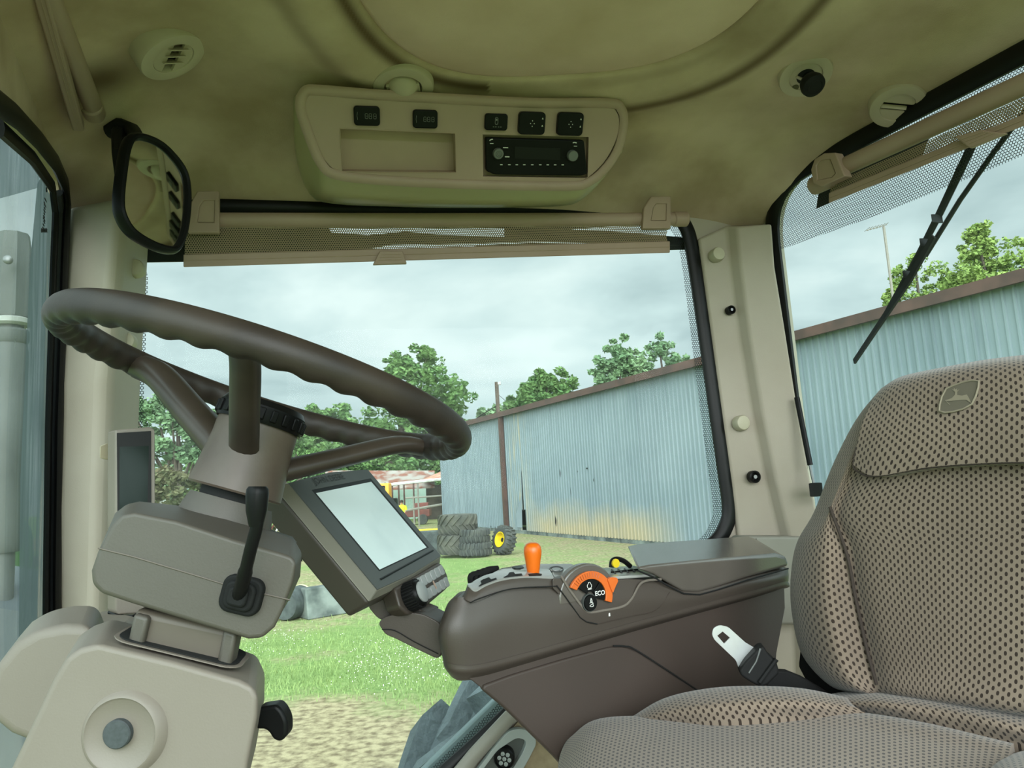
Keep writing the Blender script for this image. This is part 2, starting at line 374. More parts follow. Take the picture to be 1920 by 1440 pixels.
patch_m = mat('logo_patch_cloth', srgb(104, 97, 84), 0.9); patch_line_m = mat('logo_thread', srgb(142, 132, 114), 0.8)
# outdoors
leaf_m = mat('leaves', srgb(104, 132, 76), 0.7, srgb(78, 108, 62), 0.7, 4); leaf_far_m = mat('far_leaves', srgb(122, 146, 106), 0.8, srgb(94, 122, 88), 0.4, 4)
leaf_yellow_m = mat('yellow_green_leaves', srgb(144, 162, 88), 0.7, srgb(108, 132, 68), 0.8, 4)
for _m in (leaf_m, leaf_far_m, leaf_yellow_m):
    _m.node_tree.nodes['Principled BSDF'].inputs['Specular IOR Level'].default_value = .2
bark_m = mat('bark', srgb(84, 74, 62), 0.9, srgb(60, 52, 44), 3, bump=0.6, bscale=12)
weed_m = mat('dry_weeds', srgb(128, 112, 78), 0.9, srgb(92, 92, 58), 0.9, 4)
brush_m = mat('brown_brush', srgb(104, 96, 68), 0.9, srgb(74, 84, 50), 0.7, 4)
brown_steel_m = mat('brown_painted_steel', srgb(88, 62, 54), 0.6, srgb(66, 48, 42), 2, 5)
tyre_m = mat('tyre_rubber', srgb(62, 64, 62), 0.85, srgb(88, 88, 80), 3, 5, lo=0.4, hi=0.8)
tyre_brown_m = mat('dusty_tyre_rubber', srgb(86, 84, 74), 0.9, srgb(66, 66, 60), 3, 5)
big_tyre_m = mat('tractor_tyre_rubber', srgb(96, 106, 110), 0.7, srgb(66, 74, 78), 6, 6, lo=0.35, hi=0.7, bump=0.4, bscale=40)
yellow_m = mat('yellow_paint', srgb(236, 206, 30), 0.4, srgb(200, 170, 40), 6)
rust_m = mat('rusty_roof_sheet', srgb(158, 92, 68), 0.8, srgb(186, 160, 140), 1.2, 5)
rust2_m = mat('patchy_rust_sheet', srgb(140, 132, 124), 0.8, srgb(116, 70, 54), 1.4, 6, lo=0.42, hi=0.6)
pale_wall_m = mat('pale_metal_wall', srgb(188, 208, 196), 0.6); wood_m = mat('old_boards', srgb(92, 84, 76), 0.9, srgb(60, 54, 50), 1.0, 5)
pipe_m = mat('galvanised_pipe', srgb(128, 124, 114), 0.6); white_paint_m = mat('white_paint', srgb(214, 214, 208), 0.5, srgb(180, 178, 170), 5)
green_paint_m = mat('green_paint', srgb(38, 118, 48), 0.35); red_m = mat('red_paint', srgb(116, 62, 52), 0.6, srgb(96, 56, 48), 2)
hiviz_m = mat('hi_viz_cloth', srgb(206, 240, 40), 0.8); jeans_m = mat('dark_trousers', srgb(48, 52, 62), 0.9); skin_m = mat('skin', srgb(172, 124, 98), 0.6); hair_m = mat('dark_hair', srgb(48, 38, 30), 0.8)
conc_m = mat('weathered_concrete', srgb(122, 128, 122), 0.9, srgb(64, 70, 68), 2.2, 6, bump=0.4, bscale=8)
drum_m = mat('black_liner', srgb(50, 54, 54), 0.7, srgb(74, 80, 78), 5, 5)
exh_m = mat('exhaust_grey', srgb(104, 108, 106), 0.6, srgb(82, 86, 84), 5, 4)
exh_light_m = mat('exhaust_clamp', srgb(178, 180, 172), 0.4)
def building_mat():
    m_ = mat('galvanised_sheet', srgb(124, 136, 141), 0.5, srgb(112, 125, 131), 0.35, 5, lo=0.4, hi=0.65); nt = m_.node_tree; N = nt.nodes; Lk = nt.links; b = N['Principled BSDF']
    def Mn(op, a, c=None):
        n = N.new('ShaderNodeMath'); n.operation = op
        for i, x in enumerate((a, c)):
            if x is None: continue
            if isinstance(x, (int, float)): n.inputs[i].default_value = x
            else: Lk.new(x, n.inputs[i])
        return n.outputs[0]
    tc = N.new('ShaderNodeTexCoord'); sp = N.new('ShaderNodeSeparateXYZ'); Lk.new(tc.outputs['UV'], sp.inputs[0])
    # rust creeping up from the foot of the sheets in the nearer bays
    n = N.new('ShaderNodeTexNoise'); n.inputs['Scale'].default_value = 0.9; n.inputs['Detail'].default_value = 6; Lk.new(tc.outputs['UV'], n.inputs['Vector'])
    hgt = Mn('ADD', sp.outputs[1], Mn('MULTIPLY', n.outputs['Fac'], -1.3))
    r = N.new('ShaderNodeMapRange'); r.inputs['From Min'].default_value = 0.95; r.inputs['From Max'].default_value = -0.15; Lk.new(hgt, r.inputs['Value'])
    r2 = N.new('ShaderNodeMapRange'); r2.inputs['From Min'].default_value = 16.0; r2.inputs['From Max'].default_value = 12.5; Lk.new(sp.outputs[0], r2.inputs['Value'])
    r3 = N.new('ShaderNodeMapRange'); r3.inputs['From Min'].default_value = 2.0; r3.inputs['From Max'].default_value = 5.0; Lk.new(sp.outputs[0], r3.inputs['Value'])
    f = Mn('MULTIPLY', Mn('MULTIPLY', r.outputs[0], Mn('MULTIPLY', r2.outputs[0], r3.outputs[0])), 0.75)
    # yellowish streak running down around u = 13.5
    st = Mn('SUBTRACT', 1.0, Mn('MULTIPLY', Mn('ABSOLUTE', Mn('SUBTRACT', sp.outputs[0], 15.4)), 0.55)); st = Mn('MAXIMUM', st, 0.0)
    n4 = N.new('ShaderNodeTexNoise'); mp = N.new('ShaderNodeMapping'); mp.inputs['Scale'].default_value = (6, 0.35, 1); Lk.new(tc.outputs['UV'], mp.inputs['Vector']); Lk.new(mp.outputs[0], n4.inputs['Vector']); n4.inputs['Scale'].default_value = 1.0; n4.inputs['Detail'].default_value = 5
    r4 = N.new('ShaderNodeMapRange'); r4.inputs['From Min'].default_value = 0.48; r4.inputs['From Max'].default_value = 0.7; Lk.new(n4.outputs['Fac'], r4.inputs['Value'])
    st = Mn('MULTIPLY', Mn('MULTIPLY', st, r4.outputs[0]), 0.8)
    fac = Mn('MINIMUM', Mn('ADD', f, st), 1.0)
    lk = b.inputs['Base Color'].links[0].from_socket
    mx = N.new('ShaderNodeMix'); mx.data_type = 'RGBA'; mx.inputs['B'].default_value = srgb(172, 152, 112); Lk.new(fac, mx.inputs['Factor']); Lk.new(lk, mx.inputs['A'])
    # vertical weathering streaks
    mp2 = N.new('ShaderNodeMapping'); mp2.inputs['Scale'].default_value = (9, 0.25, 1); Lk.new(tc.outputs['UV'], mp2.inputs['Vector'])
    n5 = N.new('ShaderNodeTexNoise'); n5.inputs['Scale'].default_value = 1.0; n5.inputs['Detail'].default_value = 4; Lk.new(mp2.outputs[0], n5.inputs['Vector'])
    r5 = N.new('ShaderNodeMapRange'); r5.inputs['From Min'].default_value = 0.5; r5.inputs['From Max'].default_value = 0.75; r5.inputs['To Max'].default_value = 0.5; Lk.new(n5.outputs['Fac'], r5.inputs['Value'])
    mx2 = N.new('ShaderNodeMix'); mx2.data_type = 'RGBA'; mx2.inputs['B'].default_value = srgb(86, 98, 104); Lk.new(r5.outputs[0], mx2.inputs['Factor']); Lk.new(mx.outputs['Result'], mx2.inputs['A'])
    Lk.new(mx2.outputs['Result'], b.inputs['Base Color'])
    return m_
sheet_m = building_mat()
def ground_mat():
    m_ = mat('yard_ground', srgb(116, 136, 80), 0.95, srgb(96, 120, 66), 2.2, 6, spec=0.1); nt = m_.node_tree; N = nt.nodes; Lk = nt.links; b = N['Principled BSDF']
    tc = N.new('ShaderNodeTexCoord'); at = N.new('ShaderNodeAttribute'); at.attribute_name = 'dry'
    n = N.new('ShaderNodeTexNoise'); n.inputs['Scale'].default_value = 1.4; n.inputs['Detail'].default_value = 8; n.inputs['Roughness'].default_value = 0.7; Lk.new(tc.outputs['Object'], n.inputs['Vector'])
    a = N.new('ShaderNodeMath'); a.operation = 'ADD'; Lk.new(at.outputs['Fac'], a.inputs[0]); Lk.new(n.outputs['Fac'], a.inputs[1])
    r = N.new('ShaderNodeMapRange'); r.inputs['From Min'].default_value = 0.70; r.inputs['From Max'].default_value = 1.05; Lk.new(a.outputs[0], r.inputs['Value'])
    n2 = N.new('ShaderNodeTexNoise'); n2.inputs['Scale'].default_value = 9; n2.inputs['Detail'].default_value = 8; Lk.new(tc.outputs['Object'], n2.inputs['Vector'])
    cr_ = N.new('ShaderNodeValToRGB'); cr_.color_ramp.elements[0].position = 0.35; cr_.color_ramp.elements[0].color = srgb(112, 98, 76); cr_.color_ramp.elements[1].position = 0.6; cr_.color_ramp.elements[1].color = srgb(168, 154, 122); Lk.new(n2.outputs['Fac'], cr_.inputs[0])
    lk = b.inputs['Base Color'].links[0].from_socket
    n6 = N.new('ShaderNodeTexNoise'); n6.inputs['Scale'].default_value = 14; n6.inputs['Detail'].default_value = 8; n6.inputs['Roughness'].default_value = .7; Lk.new(tc.outputs['Object'], n6.inputs['Vector'])
    r6 = N.new('ShaderNodeMapRange'); r6.inputs['From Min'].default_value = .42; r6.inputs['From Max'].default_value = .68; Lk.new(n6.outputs['Fac'], r6.inputs['Value'])
    mx6 = N.new('ShaderNodeMix'); mx6.data_type = 'RGBA'; mx6.inputs['B'].default_value = srgb(140, 158, 98); Lk.new(r6.outputs[0], mx6.inputs['Factor']); Lk.new(lk, mx6.inputs['A'])
    mx = N.new('ShaderNodeMix'); mx.data_type = 'RGBA'; Lk.new(r.outputs[0], mx.inputs['Factor']); Lk.new(mx6.outputs['Result'], mx.inputs['A']); Lk.new(cr_.outputs[0], mx.inputs['B'])
    Lk.new(mx.outputs['Result'], b.inputs['Base Color'])
    bp = N.new('ShaderNodeBump'); bp.inputs['Strength'].default_value = 0.6; bp.inputs['Distance'].default_value = 0.05; Lk.new(n6.outputs['Fac'], bp.inputs['Height']); Lk.new(bp.outputs[0], b.inputs['Normal'])
    return m_
ground_m = ground_mat()
clover_m = mat('clover_flowers', srgb(226, 230, 206), 0.8)
grass_m = mat('grass_blades', srgb(118, 140, 80), 0.8, srgb(142, 160, 96), 1.5, 4)

def smoked(name, col, op):                           # dusty tinted glass that lets daylight glow through
    m_ = bpy.data.materials.new(name); m_.use_nodes = True; nt = m_.node_tree; N = nt.nodes; N.clear(); Lk = nt.links
    out = N.new('ShaderNodeOutputMaterial'); tr = N.new('ShaderNodeBsdfTransparent'); tl = N.new('ShaderNodeBsdfTranslucent'); tl.inputs[0].default_value = col; df = N.new('ShaderNodeBsdfDiffuse'); df.inputs[0].default_value = col
    tc = N.new('ShaderNodeTexCoord'); mp = N.new('ShaderNodeMapping'); mp.inputs['Scale'].default_value = (30, 30, 3); n = N.new('ShaderNodeTexNoise'); n.inputs['Scale'].default_value = 2; n.inputs['Detail'].default_value = 8
    Lk.new(tc.outputs['Object'], mp.inputs[0]); Lk.new(mp.outputs[0], n.inputs['Vector'])
    r = N.new('ShaderNodeMapRange'); r.inputs['To Min'].default_value = op - .15; r.inputs['To Max'].default_value = op + .1; r.inputs['From Min'].default_value = .3; r.inputs['From Max'].default_value = .7; Lk.new(n.outputs['Fac'], r.inputs['Value'])
    a = N.new('ShaderNodeMixShader'); a.inputs[0].default_value = .35; Lk.new(tl.outputs[0], a.inputs[1]); Lk.new(df.outputs[0], a.inputs[2])
    b = N.new('ShaderNodeMixShader'); Lk.new(r.outputs[0], b.inputs[0]); Lk.new(tr.outputs[0], b.inputs[1]); Lk.new(a.outputs[0], b.inputs[2]); Lk.new(b.outputs[0], out.inputs[0]); return m_
edge_glass_m = smoked('tinted_edge_glass', (.11, .135, .14, 1), .95); film_m = smoked('visor_film', (.12, .15, .165, 1), .8)
teal_panel_m = mat('pale_side_panel', srgb(128, 144, 148), .35)
# ================================================================== OUTDOORS
rnd = random.Random(7)
BD = L.copy()                                        # the barn wall runs parallel to the cab's cross direction
BA = G(1370, 1037); BA.z = 0                         # foot of the wall where the pillar cuts it
BB = G(832, 987); BB.z = 0
BD = (BB - BA).normalized(); BLEN = (BB - BA).length
def bw(px, py, off=0.0):                             # point on the barn wall
    n = V((-BD.y, BD.x, 0)); 
    return PL(px, py, BA + n * off, n)
BN = V((-BD.y, BD.x, 0)); BN = BN if BN.dot(V((-1, -1, 0))) > 0 else -BN   # towards the tractor
top = bw(832, 808).z; BH = top
DRY = []
def dryness(p):
    d = 0.0
    for c, r, s in DRY:
        q = (V((p.x, p.y, 0)) - c).length / r
        if q < 1.6: d = max(d, s * max(0, min(1, 1.6 - q)))
    return d
def ground():
    N = 260; vs_ = []; fs = []
    xs = [-120 + 240 * (i / N) for i in range(N + 1)]
    def wx(t): return math.copysign(abs(t) ** 2.2, t) * 260
    gx = [wx(-1 + 2 * i / N) for i in range(N + 1)]; gy = [wx(-1 + 2 * i / N) + 12 for i in range(N + 1)]
    for y in gy:
        for x in gx: vs_.append((x, y, 0))
    W_ = N + 1
    fs = [(j * W_ + i, j * W_ + i + 1, (j + 1) * W_ + i + 1, (j + 1) * W_ + i) for j in range(N) for i in range(N)]
    me = mesh(vs_, fs, recalc=False)
    at = me.attributes.new('dry', 'FLOAT', 'POINT')
    blobs = [(G(560, 1410), 1.5, .7), (G(660, 1440), 1.1, .65), (G(470, 1420), 2.0, .7), (G(570, 1235), .7, .28), (G(560, 1165), 1.6, .38), (G(440, 1175), 1.8, .4), (G(640, 1160), 1.4, .3),
             (G(600, 1110), 2.4, .42), (G(500, 1120), 4.5, .5), (G(560, 1050), 3, .45), (G(620, 1075), 2.5, .45), (G(0, 1200), 3, .6), (G(30, 1100), 6, .6), (G(60, 1020), 12, .6), (G(780, 985), 10, .38), (G(560, 1000), 9, .45), (G(640, 1015), 7, .1), (G(900, 1035), 2.0, .4), (G(1080, 1050), 3.0, .4), (G(1250, 1058), 3.0, .45), (G(990, 1036), 2.2, .4)]
    DRY.extend(blobs)
    for i, v in enumerate(me.vertices):
        d = dryness(v.co)
        # bare strip in front of the wall
        w = (v.co - BA); al = w.dot(BD); dn = w.dot(BN)
        if -30 < al < BLEN + 2 and abs(dn - 0.9) < 1.7: d = max(d, .45)
        at.data[i].value = d
    g = link('ground', me, ground_m); g['kind'] = 'structure'; return g
ground()
def clover():
    q = MB(); r = random.Random(3)
    for i in range(5200):
        px = r.uniform(400, 960); py = 1115 + 325 * r.random() ** 0.8
        n_ = math.sin(px * .013 + 1.3) * math.sin(py * .031 + px * .005) + r.uniform(-.7, .7)
        if n_ < .45: continue
        p = G(px, py); s = r.uniform(.005, .011)
        if dryness(p) > .25 + r.random() * .2: continue

        h = r.uniform(.03, .07)
        u = V((r.uniform(-1, 1), r.uniform(-1, 1), 0)).normalized() * s; w = V((-u.y, u.x, 0))
        t = V((0, 0, s)); c = p + V((0, 0, h))
        q.add([c + u, c + w, c - u, c - w, c + t, c - t], [(0, 1, 4), (1, 2, 4), (2, 3, 4), (3, 0, 4), (1, 0, 5), (2, 1, 5), (3, 2, 5), (0, 3, 5)])
    o = q.build('clover_flowers', clover_m, recalc=False)
    tag(o, 'white clover flowers dotted through the mown green grass', 'clover', kind='stuff')
    q = MB()
    for i in range(42000):
        px = r.uniform(380, 1300); py = 1040 + 400 * r.random() ** 0.7
        p = G(px, py)
        if dryness(p) > .12 + r.random() * .35: continue
        h = r.uniform(.03, .09) * (1.0 if r.random() < .9 else 1.8); a = r.uniform(0, 6.28); wv = V((math.cos(a), math.sin(a), 0)) * .007
        lean = V((r.uniform(-1, 1), r.uniform(-1, 1), 0)) * h * .5
        q.add([p - wv, p + wv, p + lean + V((0, 0, h))], [(0, 1, 2)])
    o = q.build('grass', grass_m, recalc=False)
    tag(o, 'short green grass growing across the yard', 'grass', kind='stuff')
clover()
# ---------------------------------------------------------------- barn
def barn():
    near = -24.0; far = BLEN
    t = thing('metal_barn', 'long blue grey corrugated metal barn wall with brown eaves trim', 'barn', BA)
    # corrugated sheet wall, ribs every 0.23 m; the torn sheet leaves a gap
    tear = (bw(985, 1010) - BA).dot(BD)
    prof = [(0, 0), (0.09, 0), (0.105, 0.045), (0.15, 0.045), (0.165, 0), (0.235, 0)]
    vs_ = []; uv = []; k = 0; s = near
    cols = []
    while s < far:
        for a, h in prof[:-1]: cols.append((s + a, h))
        s += 0.235
    cols.append((far, 0))
    for a, h in cols:
        p = BA + BD * a + BN * h
        for z in (0.16, 1.2, BH): vs_.append(p + V((0, 0, z))); uv.append((a, z))
    fs = []
    for i in range(len(cols) - 1):
        c = (cols[i][0] + cols[i + 1][0]) / 2
        for j in range(2):
            if abs(c - tear) < 0.22 and j == 0: continue
            fs.append((i * 3 + j, (i + 1) * 3 + j, (i + 1) * 3 + j + 1, i * 3 + j + 1))
    me = mesh(vs_, fs, 20, False, uv); link('wall_sheet', me, sheet_m, t)
    # tapering upper part of the tear
    q = MB(); q.prism([BA + BD * (tear - .1) + BN * .035 + V((0, 0, 1.15)), BA + BD * (tear + .06) + BN * .035 + V((0, 0, 1.15)), BA + BD * (tear - .04) + BN * .035 + V((0, 0, 3.1))], BN * -.02)
    q.build('tear_opening', speaker_m, t)
    q = MB(); q.prism([BA + BD * (tear + .2) + BN * .03 + V((0, 0, .3)), BA + BD * (tear + .34) + BN * .25 + V((0, 0, .35)), BA + BD * (tear + .22) + BN * .3 + V((0, 0, 1.0)), BA + BD * (tear + .04) + BN * .05 + V((0, 0, 1.9))], BN * .01)
    bent = q.build('bent_sheet', sheet_m, t)
    # foundation, interior back wall, far gable end
    q = MB(); q.box(BA + BD * ((near + far) / 2) + BN * -0.05 + V((0, 0, .09)), BD * ((far - near) / 2), BN * .05, V((0, 0, .09))); q.build('foundation', conc_m, t)
    q = MB(); q.box(BA + BD * ((near + far) / 2) + BN * -2.5 + V((0, 0, BH / 2)), BD * ((far - near) / 2), BN * .05, V((0, 0, BH / 2 - .1))); q.build('inner_wall', wood_m, t)
    q = MB(); q.box(BA + BD * far + BN * -5 + V((0, 0, BH / 2)), BD * .04, BN * 4.96, V((0, 0, BH / 2))); q.build('end_wall', sheet_m, t)
    # roof with brown fascia
    q = MB(); q.prism([BA + BD * near + BN * .25 + V((0, 0, BH + .02)), BA + BD * near + BN * -10 + V((0, 0, BH + 1.2)), BA + BD * near + BN * -10 + V((0, 0, BH + 1.28)), BA + BD * near + BN * .25 + V((0, 0, BH + .1))], BD * (far - near + .3)); q.build('roof', rust_m, t)
    q = MB(); q.box(BA + BD * ((near + far) / 2 + .1) + BN * .27 + V((0, 0, BH + .04)), BD * ((far - near) / 2 + .2), BN * .05, V((0, 0, .13))); f = q.build('fascia', brown_steel_m, t)
    # post down the wall
    a = bw(940, 795); b = bw(955, 992); s = (b - BA).dot(BD)
    q = MB(); q.box(BA + BD * s + BN * .16 + V((0, 0, BH / 2)), BD * .11, BN * .1, V((0, 0, BH / 2))); q.build('downpipe', brown_steel_m, t)
    # small holes
    for px, py, w, h in ((1052, 887, .05, .2), (1103, 878, .1, .04), (1044, 977, .09, .26), (1115, 900, .03, .08), (1072, 922, .025, .2), (1085, 884, .03, .05), (922, 987, .05, .06), (930, 989, .05, .06)):
        p = bw(px, py); s = (p - BA).dot(BD); c = BA + BD * s + BN * .034 + V((0, 0, p.z))
        q = MB(); c = c + BN * .014; q.prism([c + BD * w + V((0, 0, -h * .3)), c + V((0, 0, -h)), c - BD * w * .6 + V((0, 0, h * .2)), c + BD * w * .4 + V((0, 0, h))], BN * .004); q.build('hole', speaker_m, t)
barn()
def foliage(q, c, r, n, s, rr, flat=1.0):
    for i in range(n):
        d = V((rr.gauss(0, 1), rr.gauss(0, 1), rr.gauss(0, 1))).normalized() * (r * (rr.random() ** 0.33))
        d.z *= flat; p = c + d
        u = V((rr.uniform(-1, 1), rr.uniform(-1, 1), rr.uniform(-.6, .6))).normalized(); w = u.cross(V((rr.uniform(-1, 1), rr.uniform(-1, 1), rr.uniform(-1, 1)))).normalized()
        k = s * rr.uniform(.6, 1.3)
        q.add([p + u * k, p + w * k * .55, p - u * k, p - w * k * .55], [(0, 1, 2, 3)])
def tree(label, base, h, blobs, leafm, seed, n=900, s=.22, group=None, name='broadleaf_tree', trunk=True):
    rr = random.Random(seed); base = V(base); t = thing(name, label, 'tree', base, group)
    q = MB(); tr = MB()
    if trunk: tr.tube([base, base + V((.1, 0, h * .35)), base + V((-.1, .1, h * .8))], [h * .03, h * .022, h * .008], 8)
    for (dx, dz, r) in blobs:
        c = base + V((dx, rr.uniform(-.35, .35) * r * 1.2, dz))
        if trunk: tr.tube([base + V((0, 0, h * .3)), base.lerp(c, .6) + V((0, 0, h * .08)), c], [h * .014, h * .009, h * .004], 6)
        # clumps of leaves inside each bough
        for k in range(max(9, int(n / 42))):
            dd = V((rr.gauss(0, 1), rr.gauss(0, 1), rr.gauss(0, 1))).normalized() * r * rr.uniform(.15, 1.12)
            foliage(q, c + dd, r * rr.uniform(.14, .42), 62, s * .72, rr, .8)
    if trunk: tr.build('trunk', bark_m, t)
    q.build('crown', leafm, t, recalc=False)
    return t
def tree_px(label, pts, Y, leafm, seed, n=900, s=.22, base_px=None, **k):
    # pts: list of (px, py, radius_px) boughs seen at distance Y
    cs = [(P(px, py, Y), r * Y / FPX) for px, py, r in pts]
    bx = sum(c.x for c, r in cs) / len(cs) if base_px is None else P(base_px, 900, Y).x
    base = V((bx, Y, 0)); h = max(c.z + r for c, r in cs)
    return tree(label, base, h, [(c.x - bx, c.z, r) for c, r in cs], leafm, seed, n, s, **k)
TG = 'trees beyond the barn'
tree_px('tall broad tree left of the light pole, beyond the yard', [(765, 690, 36), (800, 715, 42), (745, 740, 40), (840, 750, 42), (790, 790, 50), (720, 800, 45), (860, 800, 45), (700, 850, 50), (780, 850, 50), (850, 850, 42), (740, 690, 26), (640, 790, 40), (600, 780, 30), (650, 840, 45), (800, 665, 18)], 82, leaf_m, 11, 1300, .34, group=TG)
tree_px('round dense tree just right of the light pole, behind the barn', [(1025, 712, 30), (1000, 730, 34), (1050, 735, 32), (985, 760, 32), (1035, 765, 40), (1070, 760, 22), (960, 765, 22)], 62, leaf_m, 12, 1100, .3, group=TG)
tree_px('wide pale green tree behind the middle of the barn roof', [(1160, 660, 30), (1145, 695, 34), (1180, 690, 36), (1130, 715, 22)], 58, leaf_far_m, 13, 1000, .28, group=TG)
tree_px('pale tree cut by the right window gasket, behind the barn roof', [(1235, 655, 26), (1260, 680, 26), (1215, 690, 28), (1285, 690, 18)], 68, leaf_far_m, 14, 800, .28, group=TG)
tree_px('yellow green tree above the barn roof in the rear window', [(1850, 470, 48), (1880, 510, 60), (1815, 520, 48), (1930, 500, 60), (1830, 440, 26), (1870, 560, 60), (1950, 560, 50)], 34, leaf_yellow_m, 15, 1300, .15, group=TG)
tree_px('lower leafy tree beside the television aerial, behind the barn', [(1715, 510, 40), (1690, 545, 34), (1740, 560, 36), (1670, 560, 24), (1770, 545, 26), (1720, 600, 40)], 42, leaf_yellow_m, 16, 800, .15, group=TG)
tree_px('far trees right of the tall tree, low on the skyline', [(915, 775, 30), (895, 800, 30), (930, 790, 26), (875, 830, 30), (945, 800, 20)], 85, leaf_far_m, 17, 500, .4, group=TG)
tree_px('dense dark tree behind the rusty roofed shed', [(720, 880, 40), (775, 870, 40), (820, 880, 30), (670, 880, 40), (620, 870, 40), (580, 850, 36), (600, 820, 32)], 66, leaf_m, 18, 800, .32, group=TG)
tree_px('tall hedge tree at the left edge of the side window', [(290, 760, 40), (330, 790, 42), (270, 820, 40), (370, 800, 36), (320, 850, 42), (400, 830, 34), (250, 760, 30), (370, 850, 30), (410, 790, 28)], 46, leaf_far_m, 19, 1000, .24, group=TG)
tree_px('bushy green tree seen between the steering spokes', [(560, 830, 34), (510, 860, 40), (450, 870, 40), (600, 850, 26), (480, 820, 36)], 52, leaf_m, 20, 700, .24, group=TG)
def bush(label, pts, Y, m_, seed, n=500, s=.16):
    q = MB(); rr = random.Random(seed)
    for px, py, r in pts:
        c = P(px, py, Y); R_ = r * Y / FPX
        foliage(q, V((c.x, c.y, R_ * .35)), R_ * .5, 60, s, rr, .7)
        for zz in range(int(c.z / (R_ * .7))): foliage(q, V((c.x + rr.uniform(-.3, .3) * R_, c.y, R_ * .6 + zz * R_ * .7)), R_ * .7, 70, s, rr, .8)
        for k in range(max(4, n // 60)):
            dd = V((rr.gauss(0, 1), rr.gauss(0, 1), rr.gauss(0, .8))).normalized() * R_ * rr.uniform(.2, .8)
            foliage(q, c + dd, R_ * .4, 60, s, rr, .8)
    o = q.build('bush', m_, recalc=False); tag(o, label, 'bush', 'brush along the far fence'); return o
bush('brown weedy brush below the hedge tree, left of the column', [(300, 895, 30), (340, 900, 34), (280, 925, 28), (375, 905, 28), (330, 940, 24), (400, 915, 26)], 38, brush_m, 31, 500, .14)
bush('brown brush seen between column and display', [(480, 925, 30), (520, 935, 30), (450, 930, 30), (560, 925, 26)], 44, brush_m, 32, 400, .16)
for k in range(9):
    x0 = 250 + k * 82
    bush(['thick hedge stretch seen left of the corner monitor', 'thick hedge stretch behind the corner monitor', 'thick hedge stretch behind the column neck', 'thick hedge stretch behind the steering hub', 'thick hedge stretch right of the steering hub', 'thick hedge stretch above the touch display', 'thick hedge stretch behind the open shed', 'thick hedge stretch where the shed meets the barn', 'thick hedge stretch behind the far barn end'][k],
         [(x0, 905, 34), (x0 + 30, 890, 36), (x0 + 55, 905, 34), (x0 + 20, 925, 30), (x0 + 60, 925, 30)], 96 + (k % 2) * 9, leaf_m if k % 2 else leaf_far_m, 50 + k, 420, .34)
# ---------------------------------------------------------------- light pole, aerial
def pole():
    b = G(940, 985); Yp = 50.0; base = P(941, 900, Yp); base.z = 0; tp = P(937, 716, Yp)
    t = thing('light_pole', 'wooden yard light pole rising behind the barn roof', 'pole', base)
    q = MB(); q.tube([base, V((base.x, base.y, tp.z))], [.16, .13], 10); q.build('pole', bark_m, t)
    q = MB(); c = V((base.x + .12, base.y, tp.z - .1)); q.box(c, V((.18, 0, 0)), V((0, .1, 0)), V((0, 0, .1))); bev(q.build('lamp', grey_m, t), .03)
    q = MB(); q.tube(cr([V((base.x, base.y, tp.z - 1.6)), V((base.x - .8, base.y, tp.z - 2.0)), V((base.x - 1.6, base.y, tp.z - 2.5)), V((base.x - 2.4, base.y, tp.z - 3.4))], 5), .03, 6)
    q.tube(cr([V((base.x, base.y, tp.z - .8)), V((base.x + .9, base.y, tp.z - 1.6)), V((base.x + 1.9, base.y, tp.z - 2.0))], 5), .015, 5); q.build('cable', black_m, t)
pole()
def aerial():
    a = P(1668, 500, 30.0); a.z = 0; tp = P(1657, 425, 30.0); t = thing('television_aerial', 'thin television aerial on a mast beyond the barn', 'aerial', a)
    q = MB(); q.tube([a, V((tp.x, tp.y, tp.z))], .055, 8); q.build('mast', pipe_m, t)
    q = MB(); q.tube([tp + V((-.75, 0, -.12)), tp + V((.15, 0, .08))], .018, 5)
    for k in range(7):
        c = tp + V((-.7 + .13 * k, 0, -.1 + .025 * k)); q.tube([c + V((-.05, -.35, .0)), c + V((.05, .35, .05))], .01, 4)
    q.build('antenna', pipe_m, t)
aerial()
